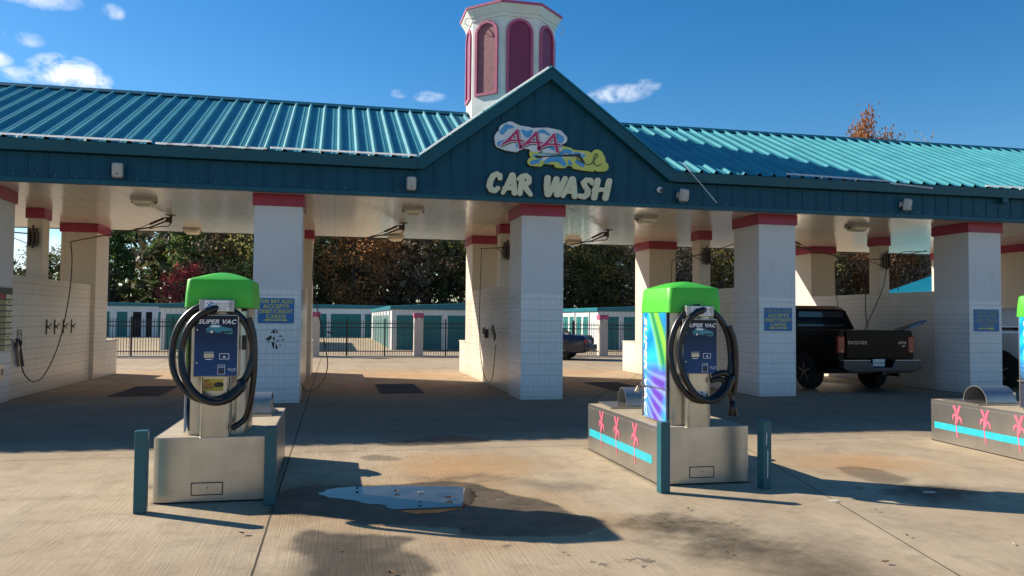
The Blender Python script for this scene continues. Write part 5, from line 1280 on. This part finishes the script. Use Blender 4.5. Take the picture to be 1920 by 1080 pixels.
def fence(x0, x1, posts, label):
    r = empty('iron_fence', ((x0 + x1) / 2, YFN, 0), label, 'fence', 'black iron fence runs between the pillars')
    ox = (x0 + x1) / 2; m = MB(); x = x0 + .05
    while x < x1 - .02:
        m.box(x - .009 - ox, x + .009 - ox, -.009, .009, .06, 1.38); m.add([(x - .009 - ox, -.009, 1.38), (x + .009 - ox, -.009, 1.38), (x + .009 - ox, .009, 1.38), (x - .009 - ox, .009, 1.38), (x - ox, 0, 1.43)], [(0, 1, 4), (1, 2, 4), (2, 3, 4), (3, 0, 4)]); x += .0925
    for z in (.20, 1.11, 1.27): m.box(x0 - ox, x1 - ox, -.018, .018, z - .016, z + .016)
    build('picket_panel', m, M['blackw'], r)
    for q in posts:
        build('fence_post', MB().box(q - .028 - ox, q + .028 - ox, -.028, .028, 0, 1.46), M['blackw'], r)
fence(-11.8, -.88, [-9.98, -8.57, -7.15, -5.74, -4.3, -2.9], 'black iron fence run left of the pillar behind the left vacuum')
fence(-.52, 3.03, [.487, 1.92], 'black iron fence run between the two pillars in the middle left bay')
fence(3.39, 10.57, [4.28, 6.2, 8.0, 9.5], 'black iron fence run behind the middle column and the blue saloon car')
fence(10.93, 18.0, [12.6, 14.3, 16.1], 'black iron fence run right of the pillar beside the blue saloon car')
build('kerb', MB().box(-14, 24, YFN - .05, YFN + .07, 0, .035), M['curb'], off=(0, YFN, 0), kind='structure')

# ================================================================== STORAGE BUILDINGS
def storage(x0, x1, y0, y1, h, label, doors, side=None, ridge=.22, back=True, dh=None):
    """low metal building: doors in the front wall (y0) and on one side wall"""
    r = empty('storage_building', ((x0 + x1) / 2, (y0 + y1) / 2, 0), label, 'building', 'low white storage buildings with teal doors'); off = r.location
    dh = dh or h - .42
    build('wall', MB().box(x0, x1, y0, y1, 0, h - .16), M['siding'], r, off=off)
    xm = (x0 + x1) / 2; o = .08
    m = MB(); m.prism([(x0 - o, h - .16), (x1 + o, h - .16), (x1 + o, h), (xm, h + ridge), (x0 - o, h)], y0 - o, y0 - .002, 'y'); build('fascia', m, M['tealfascia'], r, off=off)
    m = MB(); m.box(x0 - o, x0 - .002, y0, y1, h - .16, h); m.box(x1 + .002, x1 + o, y0, y1, h - .16, h); build('side_fascia', m, M['tealfascia'], r, off=off)
    m = MB(); m.prism([(x0 - o, h + .001), (x0 - o, h + .02), (xm, h + ridge + .02), (x1 + o, h + .02), (x1 + o, h + .001), (xm, h + ridge + .001)], y0 - o, y1 + o, 'y'); build('roof', m, M['stroof'], r, off=off)
    for (a, b) in doors:
        d = build('roll_up_door', MB().box(a, b, y0 - .012, y0 - .002, .01, dh), M['rollup'], r, off=off)
        m = MB(); m.box(a - .05, a, y0 - .03, y0 - .002, 0, dh + .05); m.box(b, b + .05, y0 - .03, y0 - .002, 0, dh + .05); m.box(a, b, y0 - .03, y0 - .002, dh, dh + .05); build('door_frame', m, M['white'], d, off=off)
    if side:
        xs, rng = side; s = -1 if xs == x0 else 1; x = xs + s * .002
        for a, b in rng:
            xa, xb = sorted((x, x + s * .012))
            build('roll_up_door', MB().box(xa, xb, a, b, .01, dh), M['rollup'], r, off=off)
        ps = [a - .12 for a, b in rng]
        for q in ps[::2]:
            xa, xb = sorted((xs + s * .003, xs + s * .06)); build('downpipe', MB().box(xa, xb, q - .035, q + .035, 0, h - .17), M['white'], r, off=off)
    return r
sd = [(39.2 + 1.25 * i, 40.1 + 1.25 * i) for i in range(14)]
storage(2.62, 9.6, 37.7, 58, 2.04, 'low white storage building with teal doors behind the fence in the middle left bay', [(2.84, 3.76), (4.05, 4.96), (5.24, 6.15), (6.45, 7.36), (7.65, 8.56)], (2.62, sd), ridge=.16)
storage(12.72, 20.5, 37.7, 58, 2.06, 'low white storage building with sunlit side doors behind the blue saloon car', [(13.17, 13.79), (14.04, 14.95), (15.2, 16.1), (16.4, 17.3), (17.6, 18.5)], (12.72, sd), ridge=.16)
storage(-7.44, -2.0, 37.7, 50, 2.0, 'low white storage building with teal doors behind the left vacuum hose', [(-7.22, -6.26), (-5.95, -5.05), (-4.75, -3.85), (-3.55, -2.65)], (-7.44, sd[:8]), ridge=.16)
storage(-9.0, 9.0, 61.5, 68, 2.30, 'far white storage building closing the end of the sunlit yard', [(-8.2, -6.2), (-5.6, -3.6), (-1.6, -.55), (-.25, 1.98), (2.26, 4.4), (4.8, 6.8)], None, ridge=.12, dh=1.75)
storage(-26, -9.3, 60.5, 67, 2.30, 'far white storage building with open dark doorways at the left behind the fence', [(-17.5, -16.5), (-16.2, -15.25), (-14.8, -14.1), (-12.1, -10.4)], None, ridge=.12, dh=1.75)
m = MB(); m.box(-13.75, -13.2, 60.48, 60.497, 0, 1.75); m.box(-12.9, -12.5, 60.48, 60.497, 0, 1.75)
build('doorway', m, M['darkin'], off=(-13.2, 60.48, 0), label='dark open doorways of the far storage building at the left', cat='doorway')
# teal roofed shelter beyond the pickup bay: its near slope faces the sun
r = empty('shelter', (28, 26, 0), 'low shelter whose bright teal ribbed roof shows above the wall behind the pickup', 'building')
m = MB(); P = profile(21.5, 30, .305, .045, .09, .03, False); n = len(P)
zz = lambda x: 2.84 + .32 * (x - 23.2)
m.add([(21.2, y, zz(21.2) + h) for y, h in P] + [(29.5, y, zz(29.5) + h) for y, h in P], [(i, i + 1, n + i + 1, n + i) for i in range(n - 1)])
build('roof', m, M['stroof'], r, off=r.location)
m = MB(); m.add([(29.5, 21.5, zz(29.5)), (29.5, 30, zz(29.5)), (37.5, 30, zz(21.3)), (37.5, 21.5, zz(21.3))], [(0, 1, 2, 3)]); build('rear_roof', m, M['stroof'], r, off=r.location)
m = MB()
for x in (22, 36.5):
    for y in (22, 26, 29.5): m.box(x - .1, x + .1, y - .1, y + .1, 0, 2.2)
build('posts', m, M['white'], r, off=r.location)
build('beam', MB().box(21.3, 37.4, 29.5, 29.65, 2.0, 2.2), M['tealfascia'], r, off=r.location)

# ================================================================== TREES
LM = {
 'pine': mat_leaf('pine needles', (.06, .105, .028), (.10, .155, .045), (.20, .24, .08), .42),
 'green': mat_leaf('dull green leaves', (.075, .10, .032), (.13, .145, .045), (.28, .25, .09), .45),
 'brown': mat_leaf('brown autumn leaves', (.20, .125, .07), (.31, .19, .115), (.6, .42, .30), .45),
 'orange': mat_leaf('orange autumn leaves', (.30, .12, .045), (.42, .18, .06), (.5, .28, .12), .45),
 'red': mat_leaf('red autumn leaves', (.30, .035, .045), (.44, .07, .08), (.5, .16, .14), .45),
 'olive': mat_leaf('olive and yellow leaves', (.14, .13, .04), (.23, .20, .055), (.42, .33, .10), .45),
 'bare': mat_leaf('sparse grey-brown leaves', (.19, .15, .11), (.28, .22, .16), (.55, .48, .38), .45),  # palest tone puts the glint of shiny leaves into the colour
}
def leaf_quads(pts, size, rng, m):
    n = len(pts)
    d1 = rng.normal(size=(n, 3)); d1 /= np.linalg.norm(d1, axis=1)[:, None]
    d2 = rng.normal(size=(n, 3)); d2 -= d1 * (d1 * d2).sum(1)[:, None]; d2 /= np.linalg.norm(d2, axis=1)[:, None]
    s = size * rng.uniform(.6, 1.35, n)[:, None]
    V = np.stack([pts - d1 * s * .5, pts + d2 * s * .32, pts + d1 * s * .5, pts - d2 * s * .32], 1).reshape(-1, 3)
    return V
def tree_proto(kind, H, seed, dense=1.0):
    rng = np.random.default_rng(seed); bark = M['graybark'] if kind in ('bare',) else M['bark']
    m = MB(); top = H * .93
    sway = rng.normal(size=2) * .3
    tp = [(sway[0] * (t ** 2), sway[1] * t ** 2, H * t * .93) for t in (0, .2, .45, .7, 1)]
    R0 = H * .014 + .03
    m.tube(tp, [R0, R0 * .85, R0 * .6, R0 * .38, R0 * .12], 7)
    cl = []
    nb = 46 if kind == 'bare' else 34
    for i in range(nb):
        if kind == 'pine': t = rng.uniform(.22, .97); L = H * (.05 + .20 * (1 - t) ** .7) * rng.uniform(.7, 1.2); up = .15
        else: t = rng.uniform(.16, .9); L = H * (.13 + .16 * math.sin(PI * min(1, t))) * rng.uniform(.6, 1.2); up = .75
        a = rng.uniform(0, 2 * PI); b = Vector((sway[0] * t * t, sway[1] * t * t, H * t * .93))
        e = b + Vector((math.cos(a) * L, math.sin(a) * L, L * up * rng.uniform(.4, 1.3))); mid = b.lerp(e, .5) + Vector((0, 0, -.05 * L))
        m.tube([b, mid, e], [R0 * .28, R0 * .2, R0 * .08], 4, cap=False)
        cl.append((e, L)); cl.append((b.lerp(e, .62), L * .8))
        if kind != 'pine':
            for _ in range(5 if kind == 'bare' else 3):
                q = b.lerp(e, rng.uniform(.35, 1)); f_ = q + Vector(rng.normal(size=3)) * L * .33; f_.z = max(f_.z, q.z); m.tube([q, f_], [R0 * .12, R0 * .04], 3, cap=False); cl.append((f_, L * .5))
    pts = []
    per = {'pine': 60, 'bare': 9, 'leafy': 38}[kind if kind in ('pine', 'bare') else 'leafy']
    for e, L in cl:
        s = .30 if kind == 'pine' else .45
        k = max(3, int(per * dense * rng.uniform(.5, 1.3)))
        p = rng.normal(size=(k, 3)) * np.array([s, s, s * (.45 if kind == 'pine' else .75)]) + np.array(e)
        pts.append(p)
    pts = np.concatenate(pts); pts = pts[pts[:, 2] > .2]
    V = leaf_quads(pts, .26 if kind == 'pine' else .22, rng, None)
    me = bpy.data.meshes.new('crown'); n = len(V) // 4
    me.from_pydata(V.tolist(), [], np.arange(n * 4).reshape(-1, 4).tolist())
    tm = bpy.data.meshes.new('trunk'); tm.from_pydata(m.v, [], m.f); tm.materials.append(bark); me.materials.append(None)
    return me, tm
protos = {'pine': [tree_proto('pine', 10, 1), tree_proto('pine', 10, 2)], 'leafy': [tree_proto('leafy', 10, 3), tree_proto('leafy', 10, 4), tree_proto('leafy', 10, 5)], 'bare': [tree_proto('bare', 10, 6), tree_proto('bare', 10, 7)], 'dense': [tree_proto('leafy', 10, 8, 5.0)]}
KD = {'pine': 'dark green pine', 'green': 'dull green tree', 'brown': 'brown-leaved autumn tree', 'orange': 'orange autumn tree', 'red': 'small red-leaved tree', 'olive': 'olive and yellow autumn tree', 'bare': 'grey nearly bare tree'}
tr_n = [0]
def tree(x, y, H, mat, label=None):
    kind = 'pine' if mat == 'pine' else ('bare' if mat == 'bare' else 'dense' if label and 'tall orange' in label else 'leafy')
    cm, tm = protos[kind][tr_n[0] % len(protos[kind])]; tr_n[0] += 1
    where = 'behind the storage buildings at the far left' if x < -14 else 'behind the storage buildings left of centre' if x < 0 else 'seen through the middle left bay' if x < 17 else 'seen right of the middle column' if x < 30 else 'seen above the pickup bay' if x < 62 else 'beyond the right end of the building'
    r = empty('pine_tree' if kind == 'pine' else 'autumn_tree' if mat not in ('bare', 'green') else 'tree', (x, y, 0), label or (KD[mat] + ' in the wood ' + where), 'tree', 'trees in the wood: ' + KD[mat] + ' ' + where if not label else 'trees in the wood', rz=rnd.uniform(0, 6.28))
    k = H / 10; w = k * rnd.uniform(.85, 1.15)
    r.scale = (w, w, k)
    c = bpy.data.objects.new('crown', cm); C.objects.link(c); c.parent = r; c.material_slots[0].link = 'OBJECT'; c.material_slots[0].material = LM[mat]
    t = bpy.data.objects.new('trunk', tm); C.objects.link(t); t.parent = r
    return r
def kind_at(x):
    if x < -19: return rnd.choice(['pine', 'pine', 'pine', 'green'])
    if x < -12: return rnd.choice(['pine', 'green', 'pine', 'pine', 'brown'])
    if x < -4: return rnd.choice(['brown', 'olive', 'green', 'olive', 'pine'])
    if x < 2: return rnd.choice(['brown', 'pine', 'green'])
    if x < 9: return rnd.choice(['brown', 'bare', 'brown', 'green'])
    if x < 18: return rnd.choice(['green', 'olive', 'bare', 'pine'])
    if x < 33: return rnd.choice(['bare', 'olive', 'bare', 'green'])
    if x < 42: return rnd.choice(['olive', 'brown', 'bare', 'olive'])
    return rnd.choice(['bare', 'bare', 'brown', 'olive', 'green'])
def height_at(x):
    if x < -20: return rnd.uniform(7.0, 8.5)
    if x < -14: return rnd.uniform(9.5, 11.5)
    return rnd.uniform(10.6, 12.4)
x = -46
while x < 78:
    tree(x, rnd.uniform(71, 75), height_at(x) * .92, kind_at(x)); x += rnd.uniform(2.3, 3.3)
x = -50
while x < 84:
    tree(x, rnd.uniform(77, 84), height_at(x) * 1.08, kind_at(x)); x += rnd.uniform(3.2, 4.6)
tree(-11.9, 69.5, 6.2, 'red', 'small bright red tree behind the storage buildings left of the left vacuum')
tree(-17.8, 70, 9.6, 'pine', 'dark green pine filling the gap beside the leftmost rear column')
tree(-5.2, 70, 11.5, 'olive', 'tall olive tree left of the column behind the left vacuum')
tree(1.5, 70.5, 11, 'orange', 'orange tree just right of the column behind the left vacuum')
tt = tree(54.2, 72, 20.6, 'orange', 'tall orange tree whose top rises above the right roof ridge'); tt.scale.x = tt.scale.y = .9
tree(57.2, 74, 19.8, 'bare', 'tall thin grey tree just right of the orange treetop')
# undergrowth and deep wood behind the first rows
rng = np.random.default_rng(11); N = 52000
P3 = np.stack([rng.uniform(-60, 90, N), rng.uniform(70, 92, N), rng.uniform(0, 1, N) ** 1.5 * 9.5], 1)
P3 = P3[~((P3[:, 0] < -17) & (P3[:, 2] > 5.5))]
V = leaf_quads(P3, .75, rng, None); me = bpy.data.meshes.new('woodland'); me.from_pydata(V.tolist(), [], np.arange(len(V)).reshape(-1, 4).tolist()); me.materials.append(M['forest'])
o = bpy.data.objects.new('woodland', me); C.objects.link(o); setp(o, kind='stuff', label='dense dark undergrowth and deep wood behind the trees', category='wood')

# ================================================================== SMALL DEBRIS
deb = [(-.58, 5.8, 'curled brown leaf on the concrete in front of the left island', 'l', .035), (3.35, 4.39, 'dark leaf near the bottom right of the photo', 'l', .03), (2.87, 5.43, 'small brown leaf beyond the grimy patch', 'l', .022), (2.53, 5.07, 'pale cigarette end on the grimy patch', 't', .028),
       (2.49, 4.76, 'small dark leaf on the lower grimy patch', 'l', .02), (3.92, 4.90, 'dark leaf right of the slanting joint', 'l', .022), (1.76, 5.36, 'pale chip at the right end of the long shadow', 't', .015), (2.75, 5.92, 'tiny leaf beyond the bollard shadow', 'l', .016),
       (4.5, 4.6, 'pale litter scrap at the far right front', 't', .02), (.55, 6.95, 'dark leaf floating in the puddle', 'l', .035), (.95, 6.62, 'twisted leaf at the right side of the puddle', 'l', .05), (.75, 6.9, 'pale scrap floating in the puddle', 't', .03),
       (.22, 7.12, 'small leaf at the left end of the puddle', 'l', .03), (.7, 6.5, 'small dark leaf near the front rim of the puddle', 'l', .025), (1.35, 6.5, 'pale chip right of the puddle', 't', .022), (.9, 5.62, 'dark leaf below the puddle on the wet patch', 'l', .035),
       (.35, 4.75, 'curl of grass at the bottom of the wet stain', 'l', .035), (.05, 5.3, 'small leaf left of the wet stain', 'l', .018), (1.45, 4.95, 'tiny brown leaf on the pale concrete', 'l', .016), (4.1, 6.0, 'pale round drain plug in the concrete right of the right island', 'p', .04),
       (-1.55, 11.5, 'white scrap on the shaded concrete left of the left vacuum', 't', .04), (4.2, 5.6, 'small leaf near the edge of the right vacuum shadow', 'l', .02), (1.5, 12.4, 'dark leaf on the shaded concrete before the middle left bay', 'l', .03), (4.6, 6.35, 'yellowish leaf inside the right vacuum shadow', 'l', .03), (5.1, 6.1, 'white straw wrapper on the edge of the right vacuum shadow', 't', .055)]
for i, (x, y, lb, k, s) in enumerate(deb):
    m = MB(); z = .010 if k != 'p' else .002
    if k == 'l':
        n = 9; pts = []
        for j in range(n):
            a = 2 * PI * j / n; rr = s * (1 if j % 2 else .72) * rnd.uniform(.8, 1.15); pts.append((rr * math.cos(a), .6 * rr * math.sin(a), .004 + .25 * s * abs(math.cos(a)) + rnd.uniform(0, .2) * s))
        m.add(pts + [(0, 0, .002)], [(j, (j + 1) % n, n) for j in range(n)])
        m.add([(a, b, c - .001) for a, b, c in pts] + [(0, 0, .001)], [((j + 1) % n, j, n) for j in range(n)])
        nm, ct, mt = 'dry_leaf', 'leaf', M['dryleaf']
    elif k == 't':
        m.loft([[(-s, -s * .15, 0), (-s, s * .15, 0), (-s * .9, s * .12, s * .22), (-s * .9, -s * .12, s * .22)], [(s, -s * .18, 0), (s, s * .12, 0), (s * .95, s * .1, s * .18), (s * .95, -s * .14, s * .18)]]); nm, ct, mt = 'litter', 'litter', M['trash']
    else:
        m.rev([(s, 0), (s, .003), (s * .8, .004)], (0, 0, 0), 16); nm, ct, mt = 'drain_plug', 'plug', M['trash']
    a = rnd.uniform(0, 6.28); m.xf(Matrix.Rotation(a, 4, 'Z'))
    o = build(nm, m, mt, off=(0, 0, 0), label=lb, cat=ct, group='leaves and litter lying on the concrete'); o.location = (x, y, z)
